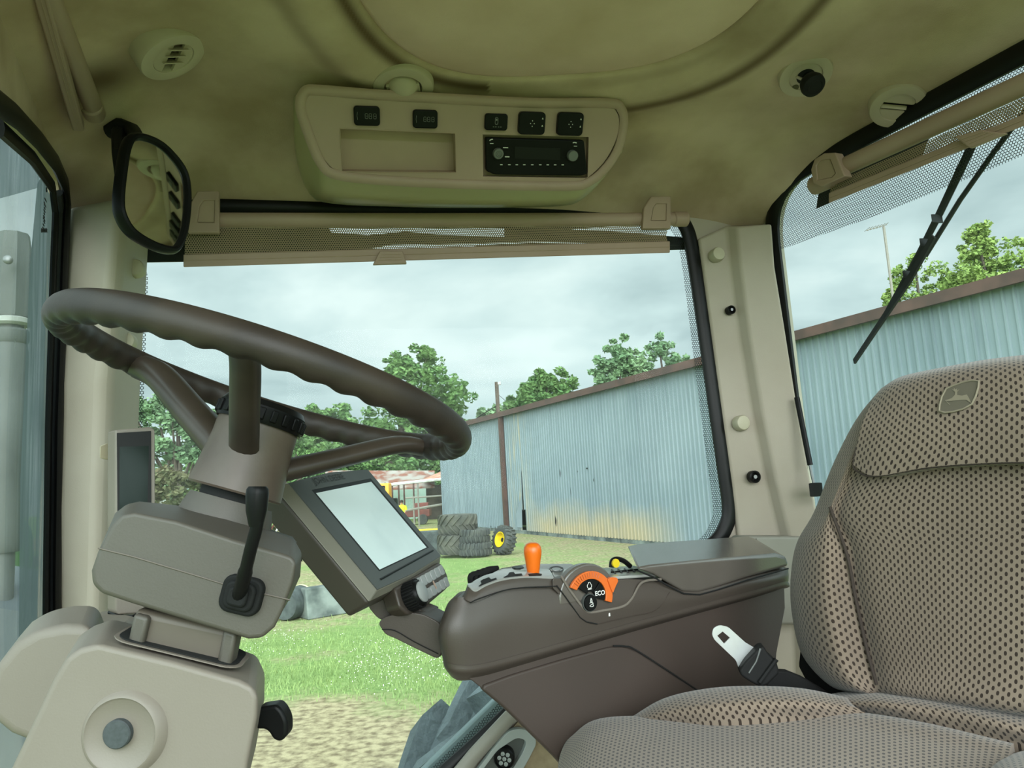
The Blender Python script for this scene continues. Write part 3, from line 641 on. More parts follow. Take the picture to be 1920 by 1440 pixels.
# ---------------------------------------------------------------- tyres
def tyre_mesh(c, ax, R, w, hub, lug, nl, style='ag', wear=1.0):
    q = MB(); c = V(c); ax = V(ax).normalized(); u = ax.orthogonal().normalized(); u2 = ax.cross(u)
    hw = w / 2; R0 = R - lug
    prof = [(hub, -hw * .72), (hub * 1.04, -hw * .86), (hub + (R0 - hub) * .45, -hw * 1.0), (R0 - (R0 - hub) * .18, -hw * .98), (R0 - .01, -hw * .82), (R0, -hw * .45), (R0 + .005, 0), (R0, hw * .45), (R0 - .01, hw * .82), (R0 - (R0 - hub) * .18, hw * .98), (hub + (R0 - hub) * .45, hw * 1.0), (hub * 1.04, hw * .86), (hub, hw * .72)]
    n = 56; vs_ = []
    for k in range(n):
        th = 2 * math.pi * k / n; d = u * math.cos(th) + u2 * math.sin(th)
        for r, h in prof: vs_.append(c + d * r + ax * h)
    m_ = len(prof)
    fs = [(k * m_ + i, ((k + 1) % n) * m_ + i, ((k + 1) % n) * m_ + i + 1, k * m_ + i + 1) for k in range(n) for i in range(m_ - 1)]
    fs += [(k * m_ + m_ - 1, ((k + 1) % n) * m_ + m_ - 1, ((k + 1) % n) * m_, k * m_) for k in range(n)]
    q.add(vs_, fs)
    for k in range(nl):                              # slanting tread bars, alternating sides
        for side in (-1, 1):
            th0 = 2 * math.pi * (k + (0.5 if side > 0 else 0)) / nl
            sweep = 2 * math.pi / nl * (1.15 if style == 'ag' else .25); wd = 2 * math.pi / nl * (.3 if style == 'ag' else .42)
            A = []; Bq = []
            for i in range(5):
                f = i / 4; th = th0 + sweep * f; h = side * (hw * (-.04) + hw * 1.0 * f) if style == 'ag' else side * hw * (.1 + .9 * f)
                rr_ = R if f < .8 else R - (R0 - hub) * .10
                rb = R0 - .02 if f < .8 else R0 - (R0 - hub) * .2
                for dth, lst in ((-wd / 2, A), (wd / 2, Bq)):
                    d = u * math.cos(th + dth) + u2 * math.sin(th + dth); d2 = u * math.cos(th + dth * .7) + u2 * math.sin(th + dth * .7)
                    lst.append((c + d * rb + ax * h, c + d2 * rr_ + ax * h))
            vv = []
            for i in range(5): vv += [A[i][0], A[i][1], Bq[i][1], Bq[i][0]]
            ff = [(i * 4 + j, i * 4 + j + 1, (i + 1) * 4 + j + 1, (i + 1) * 4 + j) for i in range(4) for j in range(3)] + [(0, 1, 2, 3), (16, 17, 18, 19)]
            q.add(vv, ff)
    return q
TY = 'old tyres piled by the barn'
g1 = G(912, 1040); Yt = g1.y
def flat_tyre(px0, px1, pyb, pyt, Y, label, m_, style, nl, zb=None):
    c = P((px0 + px1) / 2, (pyb + pyt) / 2, Y); R = (px1 - px0) / 2 * Y / FPX; w = (pyb - pyt) * Y / FPX * .97
    q = tyre_mesh(V((c.x, c.y, c.z)), V((.02, 0, 1)), R, w, R * .52, .06, nl, style)
    o = q.build('tyre', m_, ang=40); tag(o, label, 'tyre', TY); return o
Yg = G(860, 1040).y
# stack footing follows the ground
def stack():
    zY = 2.6 / ((1038 - 908) / FPX)
    flat_tyre(820, 893, 1038, 1001, zY, 'dusty tractor tyre with bar lugs at the bottom of the left pile', tyre_brown_m, 'ag', 16)
    flat_tyre(821, 895, 1001, 964, zY + .05, 'dusty tractor tyre with bar lugs lying on top of the left pile', tyre_brown_m, 'ag', 16)
    flat_tyre(860, 922, 1040, 1016, zY - .5, 'black block tread tyre at the bottom of the low pile', tyre_m, 'blk', 22)
    flat_tyre(861, 919, 1016, 992, zY - .5, 'black block tread tyre lying on top of the low pile', tyre_m, 'blk', 22)
    # leaning wheel with yellow rim
    Yw = zY - .3; c = P(945, 1015, Yw); R = 27 * Yw / FPX; c.z = R * .96
    t = thing('wheel', 'knobbly black tyre on a yellow rim leaning against the barn', 'wheel', (c.x, c.y, 0))
    ax = V((-.78, -.58, .22)).normalized()
    q = tyre_mesh(c, ax, R, R * .78, R * .5, .05, 20, 'blk'); q.build('tyre', tyre_m, t, ang=40)
    q = MB(); q.lathe(c, ax, [(R * .52, .36 * R), (R * .53, .40 * R), (R * .46, .38 * R), (R * .42, .2 * R), (R * .40, .1 * R), (R * .2, .08 * R), (R * .16, .12 * R)], 28, False, True); q.build('rim', yellow_m, t)
    q = MB(); q.lathe(c + ax * (R * .122), ax, [(R * .14, 0), (R * .14, .02)], 20); q.build('hub_hole', speaker_m, t)
    # dark low planter edge with yellow rail to the left of the piles
    q = MB(); a = P(780, 1010, zY + 3); b = P(820, 1008, zY + 3)
    a0 = V((a.x - 1.2, a.y, 0)); b0 = V((b.x + .2, b.y, 0)); hh = P(800, 994, zY + 3).z
    q.box((a0 + b0) / 2 + V((0, 0, hh / 2)), V(((b0.x - a0.x) / 2, 0, 0)), V((0, .5, 0)), V((0, 0, hh / 2))); bev(q.build('water_trough', drum_m), .05)
    o = bpy.data.objects['water_trough']; tag(o, 'low black trough left of the tyre piles', 'trough')
    q = MB(); q.box((a0 + b0) / 2 + V((0, -.2, hh + .03)), V(((b0.x - a0.x) / 2, 0, 0)), V((0, .05, 0)), V((0, 0, .03))); o = q.build('yellow_rail', yellow_m); tag(o, 'yellow bar lying along the black trough', 'bar')
stack()
# ---------------------------------------------------------------- barrier and liner roll on the grass
def barrier():
    p = G(600, 1165); Y = p.y
    a = G(578, 1163); b = G(655, 1150); hgt = P(610, 1105, Y).z
    u = (b - a).normalized(); n = V((-u.y, u.x, 0))
    q = MB(); Lh = (b - a).length
    pr = [a - n * 0, a + n * .5, a + n * .38 + V((0, 0, hgt)), a + n * .12 + V((0, 0, hgt))]
    q.prism2(pr, [x + u * Lh * (1.0 if i < 2 else .9) for i, x in enumerate(pr)])
    o = bev(q.build('barrier_block', conc_m), .03); tag(o, 'weathered grey concrete barrier block lying on the grass below the display', 'barrier')
    c = G(553, 1160); r = 28 * c.y / FPX
    q = MB(); q.lathe(V((c.x - .05, c.y, r)), V((.3, 1, 0)), [(r * .3, -.3), (r * .9, -.3), (r, -.22), (r, .35), (r * .93, .4), (r * .3, .4)], 30); o = q.build('drum', drum_m); tag(o, 'black drum lying beside the concrete barrier block', 'drum')
    q = MB(); q.lathe(V((c.x - .05, c.y, r)), V((.3, 1, 0)), [(r * 1.01, .3), (r * 1.03, .32), (r * 1.03, .35), (r * 1.01, .37)], 30, False, False)
    o = q.build('rope_loop', mat('straw_rope', srgb(206, 198, 150), .9)); tag(o, 'pale rope loop around the black drum', 'rope')
barrier()
# ---------------------------------------------------------------- open shed with worker
def shed():
    Y = 58.0; f = Y / FPX
    def q_(px, py, dy=0): return P(px, py, Y + dy)
    base = q_(770, 960); base.z = 0
    t = thing('open_shed', 'long open shed with patchy rusty roof beside the barn', 'shed', base)
    q = MB(); q.prism([q_(610, 885, 3), q_(815, 885, 3), q_(815, 915), q_(610, 925)], V((0, 0, .12))); q.build('roof', rust2_m, t)
    q = MB(); q.prism([q_(795, 900, 1), q_(860, 872, 1), q_(860, 893, -2), q_(795, 902, -2)], V((0, 0, .1))); q.build('rusty_roof', rust_m, t)
    q = MB(); z0 = 0
    a = q_(640, 900, 5); b = q_(802, 900, 5); q.box(V(((a.x + b.x) / 2, a.y, 1.6)), V(((b.x - a.x) / 2, 0, 0)), V((0, .05, 0)), V((0, 0, 1.6))); q.build('back_wall', pale_wall_m, t)
    a = q_(798, 900, 2); b = q_(845, 900, 2); q = MB(); q.box(V(((a.x + b.x) / 2, a.y, 1.35)), V(((b.x - a.x) / 2, 0, 0)), V((0, .05, 0)), V((0, 0, 1.35))); q.build('board_wall', wood_m, t)
    q = MB(); q.tube([q_(700, 912, -2), q_(832, 898, -2)], .12, 6); q.build('gutter', white_paint_m, t)
    for px in (747, 757, 775, 783, 722, 735):
        p = q_(px, 905, -2); q = MB(); q.tube([V((p.x, p.y, 0)), V((p.x, p.y, p.z))], .07, 6); q.build('post', brown_steel_m if px < 780 else pipe_m, t)
    # pipe rails in front
    r = thing('pipe_fence', 'pale pipe rail fence in front of the open shed', 'fence', (q_(800, 960, -6).x, Y - 6, 0))
    q = MB(); q.tube([P(760, 934, Y - 8), P(835, 929, Y - 8)], .06, 6); q.tube([P(745, 960, Y - 8), P(833, 945, Y - 8)], .08, 6); q.build('rail', pipe_m, r)
    for px in (775, 831, 784):
        p = P(px, 930, Y - 8); q = MB(); q.tube([V((p.x, p.y, 0)), p], .06, 6); q.build('post', pipe_m, r)
    # yellow machine
    c = P(721, 918, Y - 4); m2 = thing('yellow_loader', 'yellow machine parked under the open shed', 'machine', (c.x, c.y, 0))
    q = MB(); q.box(V((c.x, c.y, c.z - .1)), V((.42, 0, 0)), V((0, .6, 0)), V((0, 0, .55))); bev(q.build('cab', mat('loader_yellow', srgb(222, 160, 40), .5), m2), .08)
    q = MB(); q.box(V((c.x, c.y - .61, c.z + .1)), V((.15, 0, 0)), V((0, .02, 0)), V((0, 0, .18))); q.build('window', black_m, m2)
    q = MB(); q.box(V((c.x + .1, c.y, c.z - 1.15)), V((.75, 0, 0)), V((0, .6, 0)), V((0, 0, .5))); bev(q.build('chassis', black_m, m2), .08)
    for dx in (-.45, .65):
        q = MB(); q.lathe(V((c.x + dx, c.y - .75, .45)), V((0, 1, 0)), [(.15, 0), (.42, 0), (.45, .06), (.45, .26), (.42, .3)], 18); q.build('wheel', tyre_m, m2)
    # scrap: a red trailer, timber
    c = P(775, 948, Y - 5); o = MB(); o.box(V((c.x, c.y, .8)), V((1.2, 0, 0)), V((0, .6, 0)), V((0, 0, .25))); o.box(V((c.x + .6, c.y, 1.3)), V((.5, 0, 0)), V((0, .4, 0)), V((0, 0, .2)))
    tr = thing('farm_trailer', 'dull red farm trailer standing behind the worker', 'trailer', (c.x, c.y, 0)); bev(o.build('bed', red_m, tr), .04)
    for dx in (-.7, .7):
        q = MB(); q.lathe(V((c.x + dx, c.y - .7, .36)), V((0, 1, 0)), [(.1, 0), (.34, 0), (.36, .05), (.36, .2), (.33, .24)], 16); q.build('wheel', tyre_m, tr)
shed()
def worker():
    Y = 50.0; g = P(754, 965, Y); H = 1.78; x, y = g.x, g.y
    t = thing('person', 'person in a bright yellow shirt standing by the trailer', 'person', (x, y, 0))
    # one continuous body
    V_ = [(0, 0, .93), (0, 0, 1.15), (0, .02, 1.40), (0, .01, 1.50), (0, -.03, 1.63), (0, -.02, 1.74),
          (.19, .01, 1.40), (.27, -.02, 1.14), (.22, -.2, .98), (.2, -.28, .93), (-.19, .01, 1.40), (-.27, -.02, 1.14), (-.22, -.2, .98), (-.2, -.28, .93),
          (.09, 0, .88), (.11, -.03, .50), (.11, .03, .09), (.11, -.14, .04), (-.09, 0, .88), (-.12, -.06, .50), (-.12, 0, .09), (-.12, -.17, .04)]
    E_ = [(0, 1), (1, 2), (2, 3), (3, 4), (4, 5), (2, 6), (6, 7), (7, 8), (8, 9), (2, 10), (10, 11), (11, 12), (12, 13), (0, 14), (14, 15), (15, 16), (16, 17), (0, 18), (18, 19), (19, 20), (20, 21)]
    rad = [.15, .15, .16, .06, .1, .075, .075, .055, .04, .035, .075, .055, .04, .035, .09, .065, .045, .04, .09, .065, .045, .04]
    me = bpy.data.meshes.new('m'); me.from_pydata([(x + a, y + b, c) for a, b, c in V_], E_, [])
    me.transform(Matrix.Translation((-x, -y, 0)))
    o = bpy.data.objects.new('body', me); COL.objects.link(o); o.parent = t; me.materials.append(skin_m)
    sk = o.modifiers.new('skin', 'SKIN'); me.skin_vertices.new() if not me.skin_vertices else None
    for i, r in enumerate(rad): me.skin_vertices[0].data[i].radius = (r, r)
    me.skin_vertices[0].data[0].use_root = True
    o.modifiers.new('sub', 'SUBSURF').levels = 2
    # shirt, trousers, hair shells
    def shell(name, secs, m_, n=16):
        q = MB(); vs_ = []; 
        for cx, cy, cz, rx, ry in secs:
            for k in range(n): a = 2 * math.pi * k / n; vs_.append((x + cx + rx * math.cos(a), y + cy + ry * math.sin(a), cz))
        fs = [(i * n + k, i * n + (k + 1) % n, (i + 1) * n + (k + 1) % n, (i + 1) * n + k) for i in range(len(secs) - 1) for k in range(n)] + [tuple(range(n - 1, -1, -1)), tuple((len(secs) - 1) * n + k for k in range(n))]
        q.add(vs_, fs); return q.build(name, m_, t)
    q = MB()
    shell('shirt', [(0, 0, .86, .21, .16), (0, 0, 1.0, .2, .155), (0, 0, 1.2, .22, .16), (0, .01, 1.38, .26, .15), (0, .01, 1.48, .16, .1), (0, .01, 1.52, .08, .07)], hiviz_m)
    for sg in (-1, 1):
        q = MB(); q.tube([V((x + sg * .2, y + .01, 1.43)), V((x + sg * .27, y, 1.24)), V((x + sg * .28, y - .02, 1.13))], [.1, .085, .08], 12); q.build('sleeve', hiviz_m, t)
    q = MB()
    for sg in (-1, 1): q.tube([V((x + sg * .09, y, .95)), V((x + sg * .115, y - .04, .5)), V((x + sg * .115, y + .01, .09))], [.12, .09, .075], 12)
    q.build('trousers', jeans_m, t)
    shell('hair', [(0, 0, 1.64, .105, .11), (0, .0, 1.72, .11, .12), (0, .0, 1.79, .09, .1), (0, 0, 1.82, .04, .04)], hair_m)
worker()
# far left machinery scraps
def scraps():
    c = P(318, 942, 40); t = thing('white_trailer', 'small white machine in the weeds, left of the column neck', 'machine', (c.x, c.y, 0))
    q = MB(); q.box(V((c.x, c.y, c.z)), V((.5, 0, 0)), V((0, .5, 0)), V((0, 0, .14))); q.box(V((c.x, c.y, c.z / 2)), V((.4, 0, 0)), V((0, .4, 0)), V((0, 0, c.z / 2))); bev(q.build('body', white_paint_m, t), .05)
    c = P(345, 945, 41); q = MB()
    for x0 in (330, 338):
        q = MB(); a_ = P(x0, 932, 41); b_ = P(x0 + 30, 958, 41); k_ = a_.z / (a_.z - b_.z); q.tube([a_, a_.lerp(b_, k_ * .99)], .055, 6); o = q.build('pipe', white_paint_m); tag(o, 'left one of two pale pipes leaning by the white machine' if x0 == 330 else 'right one of two pale pipes leaning by the white machine', 'pipe', 'pale leaning pipes')
    rr = random.Random(5)
    for k, (px, py, w, h, mm, lb) in enumerate([(497, 975, .5, .8, steel_m, 'grey scrap frame standing by the column neck'), (512, 985, .4, .5, red_m, 'small red implement in the scrap row'), (527, 978, .5, .7, white_paint_m, 'white scrap frame with a post in the scrap row'), (540, 992, .35, .35, steel_m, 'low grey scrap frame beside the display edge')]):
        c = P(px, py, 44); t = thing('scrap_frame', lb, 'scrap', (c.x, c.y, 0), 'scrap machinery by the fence'); q = MB()
        for i in range(9):
            a = V((c.x + rr.uniform(-w, w), c.y + rr.uniform(-.6, .6), rr.uniform(0.0, .3))); b = V((c.x + rr.uniform(-w, w), c.y + rr.uniform(-.6, .6), rr.uniform(.2, c.z + h)))
            q.tube([a, b], rr.uniform(.03, .07), 5)
        q.build('frame', mm, t)
    # little black implement on the grass
    c = G(572, 1052); t = thing('black_implement', 'small black hand implement on the grass right of the column', 'implement', (c.x, c.y, 0)); q = MB()
    r_ = 8 * c.y / FPX
    for dx in (-.14, .14):
        q = MB(); q.lathe(c + V((dx, 0, r_ * .8)), V((1, .3, 0)), [(r_ * .5, -.03), (r_ * .8, -.03), (r_ * .8, .03), (r_ * .5, .03)], 14); q.build('wheel', black_m, t)
    q = MB(); q.tube([c + V((0, 0, .1)), c + V((-.2, 0, .35)), c + V((-.42, 0, .42))], .025, 6); q.build('handle', black_m, t)
    # log or dead branches far left through windshield
    q = MB(); a = G(20, 1085); q.tube([V((a.x - 2.5, a.y, .25)), V((a.x, a.y + .3, .4)), V((a.x + 2.0, a.y + 1.0, .9))], [.3, .25, .16], 8); o = q.build('log', bark_m); tag(o, 'grey log lying in dry grass beyond the windshield', 'log')
    c = G(-10, 1030); q = MB(); q.box(V((c.x, c.y, .35)), V((2.2, 0, 0)), V((0, .5, 0)), V((0, 0, .3))); o = bev(q.build('red_implement', red_m), .05); tag(o, 'red implement frame in the yard at the far left edge', 'implement')
scraps()
# ---------------------------------------------------------------- parts of the tractor outside the cab
def tractor_outside():
    Y = 2.8; c = V((P(960, 900, Y).x, 0, 0))
    q = tyre_mesh(V((.36, Y, 1.05)), L, 1.05, .56, .56, .07, 22, 'ag')
    t = thing('tractor_tyre', 'big dusty tractor tyre with lugs below the side window', 'wheel', (.37, Y, 0))
    q.build('tyre', big_tyre_m, t, ang=50)
    q = MB(); q.lathe(V((.36, Y, 1.05)), L, [(.57, -.22), (.58, -.2), (.5, -.18), (.5, 0), (.15, .02), (.12, -.05)], 36); q.build('rim', yellow_m, t)
    # exhaust stack through the windshield
    Ye = 1.75; a = P(18, 700, Ye); t = thing('exhaust_stack', 'grey upright exhaust stack outside the windshield', 'exhaust', (a.x, a.y, 0))
    def e(py): return P(20, py, Ye).z
    r = 30 * Ye / FPX; ax = V((0, 0, 1)); o = V((a.x, a.y, 0))
    q = MB(); q.lathe(o, ax, [(r * .8, e(1035)), (r * 1.0, e(1020)), (r, e(660)), (r * .9, e(645))], 32); q.build('muffler', exh_m, t)
    q = MB(); q.lathe(o, ax, [(r * .92, e(645)), (r * 1.02, e(640)), (r * 1.02, e(622)), (r * .92, e(618)), (r * .7, e(617)), (r * .7, e(612))], 32); q.build('collar', exh_m, t)
    q = MB(); q.lathe(o, ax, [(r * .95, e(612)), (r * 1.15, e(608)), (r * 1.15, e(600)), (r * .9, e(596))], 32); q.build('clamp', exh_light_m, t)
    q = MB(); q.lathe(o, ax, [(r * 1.0, e(596)), (r * 1.05, e(590)), (r * 1.05, e(470)), (r * .9, e(440))], 8); q.build('bracket', exh_m, t)
    q = MB(); q.tube([V((a.x, a.y, .9)), V((a.x, a.y, e(1035)))], r * .6, 16); q.build('pipe', exh_m, t)
    q = MB(); c = P(16, 488, Ye - .06); q.lathe(c, V((0.3, -1, 0)), [(.01, 0), (.01, .008), (.007, .01)], 16); q.build('bolt', steel_m, t)
    # hood sliver
    q = MB(); h = P(-20, 900, 2.3); t2 = None
    q.box(V((h.x - .25, h.y, 2.1)), V((.42, .18, 0)).normalized() * .3, L * .3, V((0, 0, .5))); o2 = bev(q.build('tractor_hood', green_paint_m), .1, 4); tag(o2, 'green tractor hood at the far left edge beyond the exhaust', 'hood')
    # front fender, dark
    q = MB(); cc = P(-60, 1230, 2.0); q.lathe(V((cc.x, cc.y - .2, cc.z - .55)), L, [(.5, -.2), (.74, -.2), (.78, -.1), (.78, .3), (.7, .34)], 40); o3 = q.build('front_fender', mat('fender_grey', srgb(86, 94, 98), .5)); tag(o3, 'dark grey front fender seen low through the windshield', 'fender')
tractor_outside()
# ================================================================== THE CAB SHELL
ZF = CZ - 1.15
def ff(u): return (1 - u) ** 2 if u < 1 else 0.0
def wall_d(x, y, O, N): return (O - V((x, y, 0))).dot(N)
def ceil_z(x, y):
    d1 = wall_d(x, y, V((W1O.x, W1O.y, 0)), SN); d0 = wall_d(x, y, FR, LN0); d3 = wall_d(x, y, RR, LN3)
    return CZ + .66 - .100 * ff(max(0, d1) / .30) - .085 * ff(max(0, d0) / .26) - .035 * ff(max(0, d3) / .2)
HC = V((.11, .76, 0))
def hrho(x, y): return ((abs(x - HC.x) / .30) ** 3 + (abs(y - HC.y) / .40) ** 3) ** (1 / 3)
def ceiling():
    NU, NV = 300, 330; vs_ = []; st = []
    for j in range(NV + 1):
        for i in range(NU + 1):
            a = i / NU; b = j / NV; p = (FR.lerp(RR, a)).lerp(FL.lerp(RL, a), b)
            z = ceil_z(p.x, p.y); r = hrho(p.x, p.y)
            k_ = min(1, max(0, (1.005 - r) / .05)); z += .02 * k_ * k_ * (3 - 2 * k_)
            if 1.0 <= r < 1.45: z -= .012 * math.sin(math.pi * min(1, (r - 1.0) / .42)) ** 2
            vs_.append((p.x, p.y, z))
            s = 0.0
            # grime bands round the roof hatch
            rx = (p.x - HC.x); w = 1.0 if rx > -.05 else .45
            s += .85 * w * math.exp(-((r - (1.27 - .10 * rx)) / .055) ** 2)
            s += .95 * math.exp(-((r - 1.05) / .035) ** 2) * (1.0 if rx < -.12 else .25)
            for (px, py, Y, rr_, k) in ((190, 120, 1.02, .05, .9), (320, 100, 1.07, .075, .28), (755, 165, 1.17, .08, .35), (1230, 190, 1.25, .09, .3), (660, 176, 1.2, .05, .35), (1160, 190, 1.28, .06, .45), (1190, 300, 1.4, .06, .4), (120, 330, 1.2, .04, .5), (200, 270, 1.15, .035, .5), (430, 100, 1.05, .12, .2), (1400, 60, 1.05, .1, .25)):
                c = P(px, py, Y); q = math.hypot(p.x - c.x, p.y - c.y) / rr_
                s = max(s, k * math.exp(-q * q))
            st.append(min(1, s))
    W_ = NU + 1
    fs = [(j * W_ + i, j * W_ + i + 1, (j + 1) * W_ + i + 1, (j + 1) * W_ + i) for j in range(NV) for i in range(NU)]
    me = mesh(vs_, fs, 60, False); at = me.attributes.new('stain', 'FLOAT', 'POINT')
    for i, s in enumerate(st): at.data[i].value = s
    o = link('ceiling', me, liner); o['kind'] = 'structure'
    # padded lining of the roof hatch
    t = thing('roof_hatch', 'pale cloth roof hatch panel with rounded corners set in the headliner', 'hatch', (HC.x, HC.y, CZ + .66))
    q = MB(); n = 96
    def se(th, k): return V((HC.x + math.copysign(abs(math.cos(th)) ** (2 / 3), math.cos(th)) * .30 * k, HC.y + math.copysign(abs(math.sin(th)) ** (2 / 3), math.sin(th)) * .40 * k, 0))
    rings = []
    for k, dz in ((1.0, .01), (.992, .0), (.96, -.006), (.8, -.010), (.5, -.012), (.2, -.013)):
        rings.append([se(2 * math.pi * i / n, k) + V((0, 0, ceil_z(HC.x, HC.y) + .006 + dz)) for i in range(n)])
    v = [p for r in rings for p in r]; f = [(a * n + i, a * n + (i + 1) % n, (a + 1) * n + (i + 1) % n, (a + 1) * n + i) for a in range(5) for i in range(n)] + [tuple(5 * n + i for i in range(n))]
    q.add(v, f); q.build('lining', hatch_m, t, 60, False)
    # outer roof shell
    q = MB(); c0 = FR + (FR - RL).normalized() * .22; c1 = RR + (RR - FL).normalized() * .25; c2 = RL + (RL - FR).normalized() * .2; c3 = FL + (FL - RR).normalized() * .2
    q.prism([V((c.x, c.y, CZ + .70)) for c in (c0, c1, c2, c3)], V((0, 0, .16))); o = bev(q.build('roof_shell', green_paint_m), .05); o['kind'] = 'structure'
ceiling()
# ---- right side wall with its window
W1 = [(256, 392), (700, 388), (1225, 388), (1262, 398), (1286, 425), (1298, 470), (1318, 600), (1338, 740), (1358, 880), (1367, 950), (1362, 985), (1340, 1018), (1290, 1050), (1180, 1135), (1060, 1235), (960, 1333), (845, 1440), (640, 1610), (420, 1680), (300, 1660), (242, 1500), (228, 1300), (226, 1000), (234, 750), (248, 500)]
def wall_right():
    hole = cr([P1(*p) for p in W1], 4, True)
    o = V((0, 0, 0)); e = lambda s, z: W1O + S * s + V((0, 0, z))
    s0 = (FR - V((W1O.x, W1O.y, 0))).dot(S) - .03; s1 = (RR - V((W1O.x, W1O.y, 0))).dot(S) + .03
    me = holed([e(s0, -1.15), e(s1, -1.15), e(s1, .60), e(s0, .60)], [hole], SN * .03)
    w = link('wall_right', me, pillar_m); w['kind'] = 'structure'
    t = thing('window_1', None, None, P1(850, 1000), kind='structure')
    q = MB(); q.tube(hole, .0165, 10, True, flat=(.55, 1.0, SN)); g = q.build('gasket', gasket_m, t)
    # glass pane, set just outside the wall
    hole2 = [p + SN * .02 for p in hole]; q = MB(); n = len(hole2); bm = bmesh.new(); vv = [bm.verts.new(p) for p in hole2]
    es = [bm.edges.new((vv[i], vv[(i + 1) % n])) for i in range(n)]; bmesh.ops.triangle_fill(bm, edges=es, use_beauty=True); me = bpy.data.meshes.new('m'); bm.to_mesh(me); bm.free(); link('glass', me, glass_m, t)
    # dotted frit border printed on the glass along gasket
    q = MB(); c = sum(hole, V((0, 0, 0))) / n; vs_ = []; uv = []
    for p in hole:
        a = p + SN * .018; b = a + (c - p).normalized() * .028
        vs_ += [a, b]
        for x in (a, b): uv.append(((x - W1O).dot(S), x.z - CZ))
    fs = [(2 * i, 2 * i + 1, 2 * ((i + 1) % n) + 1, 2 * ((i + 1) % n)) for i in range(n)]
    link('frit', mesh(vs_, fs, 30, False, uv), fritdot_m, t)
wall_right()
# ---- rear wall and window
def quad_uv(name, pts, m_, parent, uvf):
    me = mesh(pts, [tuple(range(len(pts)))], 30, False, [uvf(p) for p in pts]); return link(name, me, m_, parent)
def wall_rear():
    D = -L; e = lambda s, z: V((RR.x, RR.y, CZ + z)) + D * s
    hole = rounded([e(.06, -.30), e(.045, .615), e(1.45, .60), e(1.45, -.30)], .13, 8)
    me = holed([e(-.02, -1.15), e(-.02, .66), e(1.62, .66), e(1.62, -1.15)], [hole], LN3 * .03); w = link('wall_back', me, pillar_m); w['kind'] = 'structure'
    t = thing('window_2', None, None, e(.7, -.3), kind='structure')
    q = MB(); q.tube(hole, .02, 10, True, flat=(.5, 1.0, LN3)); q.build('gasket', gasket_m, t)
    bm = bmesh.new(); vv = [bm.verts.new(p + LN3 * .02) for p in hole]; bm.faces.new(vv); me = bpy.data.meshes.new('m'); bm.to_mesh(me); bm.free(); link('glass', me, glass_m, t)
    uvf = lambda p: ((p - RR).dot(D), p.z - CZ)
    pts = [P3(1449, 474, .022), P3(1500, 455, .022), P3(1650, 402, .022), P3(1800, 341, .022), P3(1920, 291, .022), P3(2060, 225, .022)] + [e(1.42, .42) + LN3 * .022, e(1.42, .61) + LN3 * .022, e(.05, .62) + LN3 * .022, P3(1447, 420, .022)]
    quad_uv('frit', pts, fritdot_m, t, uvf)
    quad_uv('frit_block', [P3(1530, 392, .026), P3(1722, 308, .026), P3(1748, 246, .026), P3(1540, 330, .026)], gasket_m, t, uvf)
    # wide black frit along the top of the glass
    pts = [P3(1455, 372, .024), P3(1500, 335, .024), P3(1570, 292, .024), P3(1920, 118, .024), e(1.44, .585) + LN3 * .024, e(1.44, .64) + LN3 * .024, e(.04, .64) + LN3 * .024]
    quad_uv('frit_band', pts, gasket_m, t, uvf)
wall_rear()
